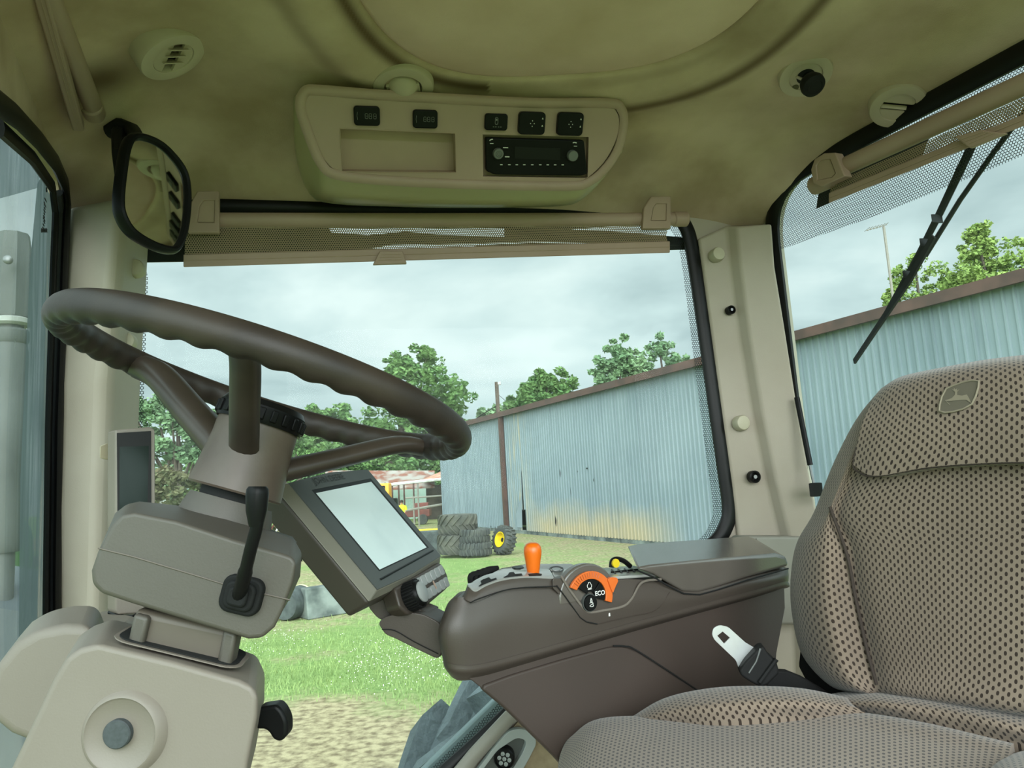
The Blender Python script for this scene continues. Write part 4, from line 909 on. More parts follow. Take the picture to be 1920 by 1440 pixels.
# ---- windshield, left of the corner pillar
def wall_front():
    D = -L; e = lambda s, z: V((FR.x, FR.y, CZ + z)) + D * s
    hole = [e(.02, -.62), e(.02, .50)] + [P0(118, 335), P0(100, 300), P0(72, 262), P0(30, 222), P0(0, 190)]
    a = P0(0, 190); hole += [a + D * .3 + V((0, 0, .0)), e(1.4, .45), e(1.4, -.62)]
    me = holed([e(-.02, -1.15), e(-.02, .64), e(1.62, .64), e(1.62, -1.15)], [hole], LN0 * .03); w = link('wall_front', me, liner); w['kind'] = 'structure'
    me.attributes.new('stain', 'FLOAT', 'POINT')
    t = thing('window_3', None, None, e(.7, -.62), kind='structure')
    bm = bmesh.new(); vv = [bm.verts.new(p + LN0 * .02) for p in hole]; bm.faces.new(vv); me = bpy.data.meshes.new('m'); bm.to_mesh(me); bm.free(); link('glass', me, dusty_glass_m, t)
    q = MB(); q.tube([P0(108, 1300, -.012), P0(107, 1100, -.012), P0(111, 800, -.012), P0(121, 500, -.012), P0(126, 385, -.012), P0(122, 345, -.012), P0(104, 305, -.012), P0(72, 262, -.012), P0(30, 218, -.012), P0(-40, 165, -.012)], .012, 8, flat=(.5, 1.3, LN0)); q.build('seal', gasket_m, t)
    q = MB(); q.tube([P0(97, 1300, -.004), P0(97, 1100, -.004), P0(101, 800, -.004), P0(110, 500, -.004), P0(114, 400, -.004), P0(110, 362, -.004)], .012, 8, flat=(.5, 1.2, LN0)); q.build('outer_seal', wseal_m, t)
    q = MB(); q.tube([P0(86, 1300, .0), P0(87, 1100, .0), P0(91, 800, .0), P0(100, 500, .0), P0(104, 400, .0), P0(98, 350, .0), P0(60, 295, 0), P0(0, 240, 0)], .010, 8, flat=(.5, 1.2, LN0)); q.build('inner_bead', gasket_m, t)
    # dusty tinted border strip of the pane
    quad_uv('tinted_edge', [P0(78, 330, .018), P0(100, 380, .018), P0(90, 900, .018), P0(84, 1330, .018), P0(34, 1330, .018), P0(38, 900, .018), P0(56, 500, .018), P0(70, 345, .018)], edge_glass_m, t, lambda p: ((p - FR).dot(D), p.z - CZ))
    # dark visor film along the top
    quad_uv('top_film', [P0(72, 352, .016), P0(78, 310, .016), P0(40, 262, .016), P0(0, 225, .016), P0(-60, 160, .016), P0(-60, 380, .016), P0(0, 372, .016), P0(30, 364, .016)], film_m, t, lambda p: ((p - FR).dot(D), p.z - CZ))
    # rating marks etched on the pane
    q = MB(); rr = random.Random(2)
    for k in range(11):
        y = 375 + k * 5.2; a = P0(90 - (y - 350) * .06 - 4 + rr.uniform(-1, 1), y, .012)
        q.box(a, D * .006 * rr.uniform(.5, 1.4), LN0 * .0004, V((0, 0, .0010)))
    for k in range(5): q.box(P0(78 + k * 2.4, 432, .012), D * .003, LN0 * .0004, V((0, 0, .003)))
    q.lathe(P0(88, 356, .012), LN0, [(.004, 0), (.004, .001)], 12)
    q.build('etched_marks', print_m, t)
wall_front()
q = MB(); q.prism([V((c.x, c.y, ZF)) for c in (FR, RR, RL, FL)], V((0, 0, -.06))); o = q.build('floor', floor_m); o['kind'] = 'structure'
# ---- pillar trims
def trim(name, secs, m_, b=.008):
    q = MB(); n = len(secs[0]); v = [p for s in secs for p in s]
    f = [(i * n + k, i * n + (k + 1) % n, (i + 1) * n + (k + 1) % n, (i + 1) * n + k) for i in range(len(secs) - 1) for k in range(n)] + [tuple(range(n - 1, -1, -1)), tuple((len(secs) - 1) * n + k for k in range(n))]
    q.add(v, f); o = bev(q.build(name, m_), b, 4, 25); o['kind'] = 'structure'; return o
def pillars():
    secs = []
    for l, ly, c, cy, r, ry in ((130, 386, 218, 372, 277, 372), (123, 500, 206, 500, 270, 500), (113, 720, 188, 720, 257, 720), (108, 960, 180, 960, 248, 960), (108, 1165, 172, 1165, 246, 1165), (108, 1420, 165, 1420, 246, 1420), (106, 1800, 165, 1800, 240, 1800)):
        a = P0(l, ly, -.012); b = P1(c, cy, -.135); b2 = P1(c + 24, cy, -.118); d = P1(r, ry, -.004)
        secs.append([a, b, b2, d, d + SN * .03, V((FR.x, FR.y, a.z)) + SN * .02])
    t1 = trim('trim_1', secs, pillar_m, .015)
    def plug(px, py, r, pl, off, par, sock=False, nm='plug'):
        c = pl(px, py, off); R_ = r * c.y / FPX; q = MB(); n = -SN
        if not sock: q.lathe(c + SN * .012, n, [(R_ * 1.0, 0), (R_ * 1.0, .016), (R_ * .88, .020), (R_ * .5, .0215)], 28); return q.build(nm, plug_m, par)
        q.lathe(c + SN * .01, n, [(R_, 0), (R_, .0125), (R_ * .75, .014), (R_ * .55, .011), (R_ * .5, .004)], 24, True, True); o = q.build('socket', black_m, par)
        q = MB(); q.lathe(c, n, [(R_ * .34, -.002), (R_ * .34, .0035)], 6); q.build('screw', steel_m, o); return o
    plug(254, 503, 17, P1, -.060, t1); plug(236, 640, 18, P1, -.060, t1)
    secs = []
    for l, ly, c, cy, r, ry in ((1310, 447, 1366, 425, 1447, 419), (1318, 500, 1373, 500, 1453, 500), (1334, 620, 1390, 629, 1471, 610), (1354, 767, 1413, 767, 1494, 757), (1373, 904, 1440, 904, 1518, 890), (1384, 1000, 1463, 1000, 1536, 985), (1392, 1120, 1490, 1120, 1560, 1120), (1400, 1500, 1500, 1500, 1600, 1500)):
        a = P1(l, ly, -.01); b = P1(c - 4, cy, -.030); b2 = P1(c + 16, cy, -.056); d = P1(r, ry, -.085)
        secs.append([a, b, b2, d, d + SN * .07 + S * .02, a + SN * .01])
    t2 = trim('trim_2', secs, pillar_m, .012)
    plug(1345, 477, 13.5, P1, -.032, t2); plug(1391, 793, 14.5, P1, -.032, t2)
    plug(1371, 581, 8.5, P1, -.038, t2, True); plug(1415, 894, 11.5, P1, -.038, t2, True)
    # lower trim with vent slots, behind the armrest
    q = MB(); q.prism([P1(1352, 1032, -.02), P1(1372, 1003, -.02), P1(1500, 1003, -.02), P1(1520, 1164, -.02), P1(1340, 1164, -.02)], SN * -.05); t3 = bev(q.build('trim_3', grey_trim_m), .006); t3['kind'] = 'structure'
    q = MB()
    for k in range(11):
        a = P1(1382 + k * 3.6, 1010, -.0705); b = P1(1378 + k * 3.6, 1023, -.0705); q.tube([a, b], .0012, 5)
    q.build('vent_slots', speaker_m, t3)
    q = MB(); c = P1(1357, 1020, -.05); q.box(c, S * .012, SN * .012, V((0, 0, .009))); q.tube([P1(1340, 1032, -.05), c, P1(1382, 1032, -.05)], .0025, 6); o = bev(q.build('window_latch', black_m), .002); tag(o, 'small black window latch beside the slotted grey trim', 'latch')
pillars()
# ---- sill rail, carpeted lower wall and grey socket bezel at the bottom
def sill():
    q = MB(); q.tube([P1(1000, 1318, -.02), P1(955, 1345, -.02), P1(890, 1415, -.02), P1(820, 1500, -.02), P1(740, 1580, -.02)], .014, 10, flat=(.6, 1.0, SN)); o = q.build('trim_4', grey_trim_m); o['kind'] = 'structure'
    pts = [P1(995, 1325, -.008), P1(905, 1425, -.008), P1(800, 1560, -.008), P1(1150, 1600, -.008), P1(1200, 1400, -.008), P1(1100, 1290, -.008)]
    q = MB(); q.prism(pts, SN * -.004); o = q.build('trim_5', lower_m); o['kind'] = 'structure'
    t = thing('power_outlet', 'grey recessed bezel with a round socket low beside the side window', 'outlet', P1(940, 1420, -.02))
    out = [P1(975, 1361, -.016), P1(998, 1372, -.016), P1(1003, 1390, -.016), P1(985, 1425, -.016), P1(925, 1520, -.016), P1(850, 1500, -.016), P1(862, 1480, -.016), P1(925, 1395, -.016), P1(950, 1366, -.016)]
    inn = [P1(967, 1378, -.016), P1(985, 1385, -.016), P1(978, 1405, -.016), P1(925, 1490, -.016), P1(872, 1480, -.016), P1(930, 1402, -.016)]
    link('bezel', holed(rounded(out, .012), [rounded(inn, .01)], SN * -.014), grey_m, t); bev(t.children[0], .004)
    q = MB(); q.prism(inn, SN * .002); q.build('recess', dark_m, t)
    c = P1(946, 1418, -.02); R_ = 18 * c.y / FPX; q = MB(); ax = (-SN + S * -.25).normalized(); q.lathe(c, ax, [(R_, -.006), (R_, .014), (R_ * .86, .017), (R_ * .82, .012)], 28); s = q.build('socket', black_m, t)
    q = MB(); u = ax.orthogonal().normalized(); w = ax.cross(u)
    for k in range(7):
        d = V((0, 0, 0)) if k == 6 else (u * math.cos(k * math.pi / 3) + w * math.sin(k * math.pi / 3)) * R_ * .5
        q.lathe(c + d, ax, [(R_ * .2, .0115), (R_ * .2, .0145), (R_ * .13, .0145), (R_ * .13, .0125)], 12)
    q.build('contacts', grey_m, s)
sill()

q = MB(); q.prism([P1(x, y, .06) for x, y in ((928, 1312), (985, 1318), (880, 1460), (800, 1560), (660, 1580), (790, 1446))], SN * .02); o = bev(q.build('rear_fender', teal_panel_m), .004); tag(o, 'pale blue grey fender edge below the side window, above the tyre', 'fender')
# ================================================================== THINGS ON THE HEADLINER
def vent(label, px, py, Y, R_, nrm, style):
    c = P(px, py, Y); nrm = V(nrm).normalized(); t = thing('air_vent', label, 'air vent', c, 'round air vents in the headliner')
    q = MB(); q.lathe(c, nrm, [(R_, -.03), (R_, .001), (R_ * .96, .005), (R_ * .80, .007), (R_ * .62, .006), (R_ * .58, .0), (R_ * .56, -.012)], 44, False, False); q.build('ring', mat('vent_plastic' + style, srgb(186, 170, 150), .5), t)
    q = MB(); q.lathe(c, nrm, [(R_ * .6, -.014), (R_ * .6, -.010)], 36); q.build('duct', speaker_m, t)
    u = V((1, 0, 0)); u = (u - nrm * u.dot(nrm)).normalized(); w = nrm.cross(u); bl = MATS['vent_plastic' + style]
    if style == 'A':                                 # two curved vanes turned in an open throat
        q = MB(); a = (u * .75 + w * .66).normalized(); b = nrm.cross(a)
        q.prism([c + a * (R_ * x) + b * (R_ * y) + nrm * .0045 for x, y in rim_pts(.60, 14, -1.0, -.28, True)], nrm * -.004)
        q.prism([c + a * (R_ * x) + b * (R_ * y) + nrm * .0045 for x, y in rim_pts(.60, 14, .28, 1.0, True)], nrm * -.004)
        q.build('cover', bl, t)
        for s in (-.22, .02, .26):
            q = MB(); cc = c + a * (R_ * s * 1.15); dd = (a * .55 + nrm * .83).normalized()
            q.prism2([cc + b * R_ * .27 - dd * .006, cc + b * R_ * .32 + dd * .012, cc - b * R_ * .32 + dd * .012, cc - b * R_ * .27 - dd * .006], [x + a * .0025 for x in (cc + b * R_ * .27 - dd * .006, cc + b * R_ * .32 + dd * .012, cc - b * R_ * .32 + dd * .012, cc - b * R_ * .27 - dd * .006)])
            bev(q.build('vane', bl, t), .001)
    elif style == 'B':                               # rotating ball nozzle swung down
        q = MB(); ax = (nrm * .8 + V((.15, -.25, -.5))).normalized(); q.lathe(c - nrm * .004, ax, [(.004, -R_ * .5), (R_ * .5, -R_ * .2), (R_ * .52, .0), (R_ * .45, R_ * .28), (R_ * .28, R_ * .46), (R_ * .1, R_ * .52)], 32); q.build('ball', bl, t)
        for s in (-1, 1):
            q = MB(); q.box(c + u * (R_ * .48 * s) + nrm * .003, u * .003, w * R_ * .2, nrm * .004); bev(q.build('fin', bl, t), .001)
    elif style == 'C':                               # disc with two finger holes
        q = MB(); q.lathe(c, nrm, [(R_ * .62, -.002), (R_ * .62, .0035), (R_ * .3, .0045)], 36); q.build('disc', bl, t)
        q = MB(); q.lathe(c, nrm, [(R_ * .34, .0035), (R_ * .34, .0052)], 30); q.build('opening', speaker_m, t)
        for a_ in (115, 20):
            d = u * math.cos(math.radians(a_)) * R_ * .56 + w * math.sin(math.radians(a_)) * R_ * -.56
            q = MB(); q.lathe(c + d, nrm, [(R_ * .13, .003), (R_ * .13, .0052)], 16); q.build('finger_hole', mat('vent_hole', srgb(88, 82, 58), .8) if 'vent_hole' not in MATS else MATS['vent_hole'], t)
        q = MB(); q.box(c + nrm * .006 - w * R_ * .1 - u * R_ * .1, (u * .9 - w * .45).normalized() * R_ * .3, nrm * .002, (w * .9 + u * .45).normalized() * .002); q.build('bar', bl, t)
    else:                                            # louvres set flat in the throat
        for s in (-.35, -.1, .16, .4):
            q = MB(); h = math.sqrt(max(.01, .33 - s * s)) ; q.box(c + w * (R_ * s) - nrm * .002, u * (R_ * h), w * .0012 + nrm * .002, nrm * .003 - w * .002); q.build('louvre', bl, t)
        q = MB(); q.prism([c + u * (R_ * x) + w * (R_ * y) + nrm * .004 for x, y in rim_pts(.6, 14, .3, 1, False)], nrm * -.003); q.prism([c + u * (R_ * x) + w * (R_ * y) + nrm * .004 for x, y in rim_pts(.6, 14, -1, -.3, False)], nrm * -.003); q.build('cover', bl, t)
    return t
def rim_pts(r, n, lo, hi, _):                        # slice of a disc between lo*r and hi*r on the second axis
    lo_, hi_ = lo * r, hi * r; out = []
    for k in range(n + 1):
        y = lo_ + (hi_ - lo_) * k / n; out.append((math.sqrt(max(0, r * r - y * y)), y))
    for k in range(n, -1, -1):
        y = lo_ + (hi_ - lo_) * k / n; out.append((-math.sqrt(max(0, r * r - y * y)), y))
    return out
def on_ceiling(px, py, drop=0.0):                    # where a pixel's ray meets the headliner
    lo, hi = .5, 2.2
    for _ in range(50):
        m_ = (lo + hi) / 2; p = P(px, py, m_)
        if p.z > ceil_z(p.x, p.y) - drop: hi = m_
        else: lo = m_
    return P(px, py, lo)
def cnorm(p):
    e = .01; dx = (ceil_z(p.x + e, p.y) - ceil_z(p.x - e, p.y)) / (2 * e); dy = (ceil_z(p.x, p.y + e) - ceil_z(p.x, p.y - e)) / (2 * e)
    return V((dx, dy, -1)).normalized()
a = on_ceiling(322, 104); vent('round beige vent with turned vanes above the mirror, leftmost in the headliner', 322, 104, a.y - .018, .050, V((.55, .15, -1)), 'A')
a = on_ceiling(756, 160); vent('round beige vent with a swivelled ball above the overhead console', 756, 160, a.y - .016, .050, V((.02, -.10, -1)), 'B')
a = on_ceiling(1510, 140); vent('round flat vent disc with two finger holes and a black knob hanging from it', 1510, 140, a.y - .012, .044, cnorm(a) * .8 + V((-.05, -.3, 0)), 'C')
a = on_ceiling(1683, 198); vent('slim louvred round vent next to the rear window shade', 1683, 198, a.y - .014, .047, cnorm(a) * .85 + V((.05, -.2, 0)), 'D')
def knob():
    t = thing('ball_knob', 'black round knob hanging from the vent disc at the upper right', 'knob', P(1522, 158, 1.17))
    a = on_ceiling(1512, 135); b = P(1523, 158, a.y - .03); q = MB(); q.tube([a, a.lerp(b, .6), b], .007, 10); q.build('stem', black_m, t)
    ax = V((.15, -.55, -.8)).normalized(); q = MB(); r = 24 * b.y / FPX; q.lathe(b, ax, [(r * .5, -r * .9), (r * .85, -r * .5), (r, 0), (r * .95, r * .35), (r * .6, r * .6), (r * .55, r * .55), (r * .2, r * .58)], 28); q.build('ball', matte_black_m, t)
knob()
# ---- overhead console
OA = P(560, 180, 1.10); OB = P(1165, 200, 1.227); OC = P(860, 345, 1.236)
ON = (OB - OA).cross(OC - OA).normalized(); ON = ON if ON.y < 0 else -ON      # towards the camera
def O_(px, py, off=0.0): return PL(px, py, OA + ON * off, ON)
OU = (OB - OA).normalized(); OV = ON.cross(OU).normalized(); OV = OV if OV.z > 0 else -OV
def overhead():
    t = thing('overhead_console', 'long beige overhead console with open pocket, switches and radio slot', 'console', O_(860, 260) + V((0, .06, .04)))
    face = [(572, 172), (600, 169), (700, 177), (860, 186), (1010, 193), (1140, 193), (1164, 204), (1169, 230), (1160, 275), (1138, 312), (1104, 341), (1060, 349), (860, 345), (720, 338), (632, 328), (602, 306), (578, 250), (563, 200)]
    back = [(556, 176), (600, 160), (700, 168), (860, 176), (1010, 184), (1140, 186), (1170, 196), (1176, 225), (1166, 285), (1130, 330), (1092, 372), (1045, 387), (860, 390), (720, 387), (625, 382), (582, 366), (556, 300), (550, 210)]
    A = [O_(x, y, -.006) for x, y in face]; Bk = []
    for (x, y), a in zip(back, A):
        d = .05 + .12 * min(1, max(0, (y - 180) / 170)); Bk.append(P(x, y, a.y + d))
    mid = [a.lerp(b, .45) + V((0, 0, -.010 if face[i][1] > 290 else 0)) for i, (a, b) in enumerate(zip(A, Bk))]
    loft('shell', [A, mid, Bk, [b + V((0, .05, .03)) for b in Bk]], shell_grass_tint_m, t, 3, 4, 60, True, False)
    # raised rounded rim
    q = MB(); q.tube(cr([O_(x, y, .0) for x, y in face], 4, True), .0085, 10, True, flat=(.8, 1.0, ON)); q.build('rim', tan_m, t)
    fcx, fcy = 866, 262
    inner = [(x + (8 if x < 700 else -8 if x > 1060 else 0), y + (6 if y < fcy else -5)) for x, y in face]
    pocket = [(637, 241), (853, 250), (855, 324), (642, 322)]
    slot = [(905, 252), (1104, 257), (1102, 334), (906, 331)]
    me = holed(cr([O_(x, y, .001) for x, y in inner], 3, True), [[O_(x, y, .001) for x, y in pocket], [O_(x, y, .001) for x, y in slot]], ON * -.006); f = link('face', me, tan_m, t)
    for nm, pts, d in (('pocket', pocket, .022), ('radio_slot', slot, .012)):
        q = MB(); P_ = [O_(x, y, -.003) for x, y in pts]; n = 4
        q.add([p + ON * 0 for p in P_] + [p - ON * d for p in P_], [(4, 5, 6, 7)] + [(i, (i + 1) % n, (i + 1) % n + n, i + n) for i in range(n)]); q.build(nm, pocket_m, t, 20, False)
    # overlap groove line
    q = MB(); q.tube([O_(x, y, .0015) for x, y in ((637, 241), (853, 250), (855, 324), (642, 322), (637, 241))], .0008, 4); q.build('pocket_edge', pocket_m, t)
    # rocker switches
    def sw(px0, py0, px1, py1, kind):
        c = O_((px0 + px1) / 2, (py0 + py1) / 2); w_ = (px1 - px0) * c.y / FPX; h_ = (py1 - py0) * c.y / FPX * 1.12
        th = .008 if kind != 'mirror' else .011
        q = MB(); q.prism(rrect(c + ON * .0, OU, OV, w_, h_, h_ * .18), ON * th); o = bev(q.build('switch', black_m, t), .0018)
        q = MB(); z = c + ON * (th + .0003)
        if kind == 'light':
            for k, dx in enumerate((-.02, .13, .3)):
                cc = z + OU * (w_ * (.0 + dx)); 
                pts = rrect(cc, OU, OV, w_ * .10, h_ * .26, w_ * .03, 3); q.tube(pts, .00035, 4, True)
                q.tube([cc + OV * h_ * .0 - OU * w_ * .02, cc + OV * h_ * .0 + OU * w_ * .03], .00035, 4)
            q.tube([z - OU * w_ * .36 + OV * h_ * .2, z - OU * w_ * .38, z - OU * w_ * .36 - OV * h_ * .2], .0003, 4)
        elif kind == 'work':
            q.tube(rrect(z + OV * h_ * .08, OU, OV, w_ * .12, h_ * .42, w_ * .05, 3), .0005, 4, True); q.box(z + OV * h_ * .15, OU * w_ * .03, OV * h_ * .06, ON * .0002)
            for dx in (-.12, -.02, .1, .2): q.box(z + OU * w_ * dx - OV * h_ * .28, OU * w_ * .03, OV * h_ * .02, ON * .0002)
        else:
            for dx, dy in ((0, .12), (0, -.12), (-.07, 0), (.07, 0)): q.lathe(z + OU * w_ * dx + OV * h_ * dy, ON, [(.0008, 0), (.0008, .0003)], 8)
            for dy in (.22, -.1): q.prism([z + OU * w_ * .38 + OV * h_ * (dy + .06), z + OU * w_ * .35 + OV * h_ * (dy - .02), z + OU * w_ * .41 + OV * h_ * (dy - .02)], ON * .0003)
        q.build('symbol', grey_print_m if kind != 'mirror' else white_m, o)
    sw(662, 200, 713, 233, 'light'); sw(772, 207, 821, 238, 'light'); sw(906, 214, 952, 242, 'work'); sw(968, 211, 1022, 249, 'mirror'); sw(1040, 212, 1093, 251, 'mirror')
    # radio
    r = thing('radio', 'black car radio with two knobs fitted in the overhead console', 'radio', O_(1000, 292))
    q = MB(); q.prism(rounded([O_(908, 256, -.011), O_(1091, 261, -.011), O_(1097, 324, -.011), O_(1085, 327, -.011), O_(925, 325, -.011), O_(909, 318, -.011)], .004), ON * .013); bev(q.build('body', black_m, r), .002)
    z = .0026
    for px, py, rr_ in ((933, 287, 10.5), (1072, 291, 10.5)):
        c = O_(px, py, .0015); R_ = rr_ * c.y / FPX; q = MB(); q.lathe(c, ON, [(R_, 0), (R_, .008), (R_ * .9, .0095), (R_ * .2, .0098)], 28); k = q.build('knob', mat('radio_knob', srgb(104, 106, 104), .35) if 'radio_knob' not in MATS else MATS['radio_knob'], r)
        if px < 1000:
            for rk in (.55, .25):
                q = MB(); u = OU; pts = [c + ON * .0099 + OU * R_ * rk * math.cos(a / 12 * 6.283) + OV * R_ * rk * math.sin(a / 12 * 6.283) for a in range(12)]; q.tube(pts, .0003, 4, True); q.build('ring', print_m, k)
    q = MB()
    def dash(px, py, w_, h_=.0007): c = O_(px, py, z); q.box(c, OU * w_, OV * h_, ON * .0002)
    for px in (940, 955, 969, 983, 998, 1013, 1027, 1041, 1055): dash(px, 309 - (1000 - px) * .002, .0022)
    dash(948, 277, .0045); dash(951, 294, .004, .0009); dash(922, 269, .003, .0005); dash(1079, 274, .003, .0005)
    q.build('legends', white_m, r)
    q = MB(); q.tube(cr([O_(918, 264, z), O_(920, 262, z), O_(924, 261, z)], 4), .0009, 6); q.build('call_symbol', white_m, r)
    q = MB(); q.tube(cr([O_(1074, 268, z), O_(1077, 267, z), O_(1081, 268, z)], 4), .0009, 6); q.build('hang_up_symbol', white_m, r)
    q = MB(); q.prism([O_(965, 275, .0021), O_(1050, 278, .0021), O_(1050, 300, .0021), O_(965, 297, .0021)], ON * .0004); q.build('screen', gasket_m, r)
overhead()
# ---- roller sunshades
def bracket(t, fn, px0, px1, py0, py1, off, N, D):
    # arched clip over the roller tube
    o = [(px0, py1), (px0 + (px1 - px0) * .05, py0 + (py1 - py0) * .35), (px0 + (px1 - px0) * .3, py0), (px1, py0), (px1, py1)]
    i = [(px0 + (px1 - px0) * .3, py0 + (py1 - py0) * .75), (px0 + (px1 - px0) * .38, py0 + (py1 - py0) * .36), (px0 + (px1 - px0) * .5, py0 + (py1 - py0) * .22), (px0 + (px1 - px0) * .86, py0 + (py1 - py0) * .22), (px0 + (px1 - px0) * .84, py0 + (py1 - py0) * .75)]
    me = holed([fn(x, y, off) for x, y in o], [[fn(x, y, off) for x, y in i]], N * .012); b = link('bracket', me, tan_m, t); bev(b, .002)
    q = MB(); q.prism([fn(x, y, off + .004) for x, y in i], N * .05); q.build('bracket_core', pocket_m, b)
def tab(t, pts, N):
    q = MB(); q.prism(pts, N * .008); b = bev(q.build('pull_tab', tan_m, t), .002); a, c = pts[0], pts[3]
    q = MB()
    for k in (.3, .5, .7):
        q.tube([pts[0].lerp(pts[1], k) - N * .0004 + (pts[3] - pts[0]) * .15, pts[3].lerp(pts[2], k) - N * .0004 - (pts[3] - pts[0]) * .15], .0008, 5)
    q.build('grip_lines', pocket_m, b)
def side_shade():
    t = thing('side_sunshade', 'tan roller sunshade with perforated cloth above the side window', 'sunshade', P1(820, 440, -.06))
    f = lambda x, y, o=-.06: P1(x, y, o)
    q = MB(); q.tube([f(348, 413), f(800, 413), f(1284, 411)], .0138, 20); q.build('roller_tube', tan_m, t)
    q = MB(); a, b = f(1262, 411), f(1288, 411); q.tube([a, b], .0158, 20); bev(q.build('end_cap', tan_m, t), .003)
    bracket(t, P1, 352, 411, 358, 436, -.082, SN, S); bracket(t, P1, 1205, 1258, 368, 428, -.082, SN, S)
    pts = [f(348, 424, -.062), f(800, 424, -.062), f(1248, 422, -.062), f(1251, 434, -.062), f(1249, 442, -.062), f(1253, 458, -.062), f(800, 474, -.062), f(346, 486, -.062)]
    quad_uv('shade_cloth', pts, shade_m, t, lambda p: ((p - W1O).dot(S), p.z - CZ))
    q = MB(); q.prism2([f(344, 477, -.066), f(344, 501, -.066), f(344, 501, -.056), f(344, 477, -.056)], [f(1256, 452, -.066), f(1256, 474, -.066), f(1256, 474, -.056), f(1256, 452, -.056)]); bev(q.build('bottom_bar', tan_m, t), .002)
    q = MB(); q.tube([f(345, 489, -.0665), f(1255, 463, -.0665)], .0008, 5); q.build('bar_groove', pocket_m, t)
    tab(t, [P1(712, 470, -.074), P1(699, 496, -.074), P1(763, 494, -.074), P1(755, 470, -.074)], SN)
    # added dark strips outside block the sky behind all but a few gaps
side_shade()
def lip():
    # unseen dark strips added outside: the perforations show sky only between them
    q = MB(); o_ = .07
    for pts in ([(250, 380), (1400, 380), (1400, 400), (1000, 424), (730, 428), (620, 428), (250, 428)], [(250, 428), (615, 428), (640, 440), (700, 440), (1000, 446), (1060, 446), (1180, 432), (1300, 426), (1300, 452), (1050, 452), (900, 455), (860, 460), (735, 459), (680, 464), (500, 466), (250, 470)], [(940, 428), (1060, 428), (1180, 426), (1060, 446), (940, 446)], [(250, 470), (690, 465), (870, 466), (900, 462), (930, 456), (1050, 452), (1300, 452), (1300, 468), (700, 484), (250, 496)]):
        pass
    bands = [([(240, 384), (1400, 384), (1400, 392), (240, 392)], None),
             ([(240, 392), (640, 392), (720, 430), (790, 440), (960, 446), (1060, 446), (1060, 426), (1120, 428), (1300, 412), (1320, 440), (1250, 440), (1160, 434), (1080, 440), (1060, 452), (900, 452), (700, 462), (500, 460), (240, 470)], None)]
    up = [P1(x, y, .05) for x, y in ((230, 380), (1330, 380), (1330, 397), (1120, 424), (1062, 430), (942, 426), (942, 398), (700, 398), (612, 398), (612, 424), (230, 424))]
    q = MB()
    def strip(pts): q.prism([P1(x, y, .05) for x, y in pts], SN * .004)
    strip([(230, 380), (1330, 380), (1330, 398), (1190, 420), (1062, 430), (942, 427), (710, 427), (617, 427), (230, 427)])
    strip([(230, 427), (617, 427), (622, 436), (690, 441), (760, 434), (820, 440), (946, 444), (946, 427), (1062, 430), (1150, 434), (1330, 449), (1330, 462), (1000, 452), (880, 456), (735, 458), (690, 466), (560, 472), (230, 470)])
    strip([(230, 470), (560, 472), (690, 467), (880, 465), (895, 460), (1010, 455), (1330, 462), (1330, 466), (1000, 476), (700, 484), (230, 492)])
    o = q.build('sky_block_strips', gasket_m); o['kind'] = 'structure'
lip()
def rear_shade():
    t = thing('rear_sunshade', 'tan roller sunshade with perforated cloth across the rear window top', 'sunshade', P3(1700, 270, -.06))
    f = lambda x, y, o=-.06: P3(x, y, o); D = -L
    a, b = f(1562, 322), f(1920, 158); dd = (b - a).normalized()
    q = MB(); q.tube([a - dd * .01, b, b + dd * .35], .0165, 20); q.build('roller_tube', tan_m, t)
    q = MB(); c = f(1524, 350); q.tube([c, c + dd * .05], .0175, 20); bev(q.build('end_cap', tan_m, t), .004)
    me = holed([f(x, y, -.085) for x, y in ((1524, 344), (1520, 318), (1527, 298), (1545, 287), (1566, 286), (1578, 316), (1584, 330), (1540, 350))], [[f(x, y, -.085) for x, y in ((1532, 338), (1530, 310), (1538, 300), (1556, 298), (1566, 325), (1560, 332))]], LN3 * .02); k = link('bracket', me, tan_m, t); bev(k, .002)
    q = MB(); q.prism([f(x, y, -.082) for x, y in ((1532, 338), (1530, 310), (1538, 300), (1556, 298), (1566, 325), (1560, 332))], LN3 * .03); q.build('bracket_core', pocket_m, k)
    pts = [f(1556, 345, -.058), f(1700, 282, -.058), f(1920, 182, -.058), f(1920, 182, -.058) + dd * .3, f(1920, 226, -.058) + dd * .3, f(1920, 226, -.058), f(1700, 312, -.058), f(1558, 368, -.058)]
    quad_uv('shade_cloth', pts, shade_m, t, lambda p: ((p - RR).dot(D), p.z - CZ))
    u1, u2 = f(1556, 362, -.06), f(1920, 216, -.06); d2 = (u2 - u1)
    q = MB(); A = [f(1554, 362, -.066), f(1554, 381, -.066), f(1554, 381, -.05), f(1554, 362, -.05)]; Bq = [f(1920, 214, -.066), f(1920, 236, -.066), f(1920, 236, -.05), f(1920, 214, -.05)]
    Cq = [b_ + (b_ - a_).normalized() * .3 for a_, b_ in zip(A, Bq)]; q.prism2(A, Cq); bev(q.build('bottom_bar', tan_m, t), .002)
    q = MB(); q.tube([f(1555, 371, -.067), f(1920, 224, -.067)], .0008, 5); q.build('bar_groove', pocket_m, t)
    tab(t, [P3(1788, 256, -.075), P3(1818, 278, -.075), P3(1886, 250, -.075), P3(1838, 243, -.075)], LN3)
rear_shade()
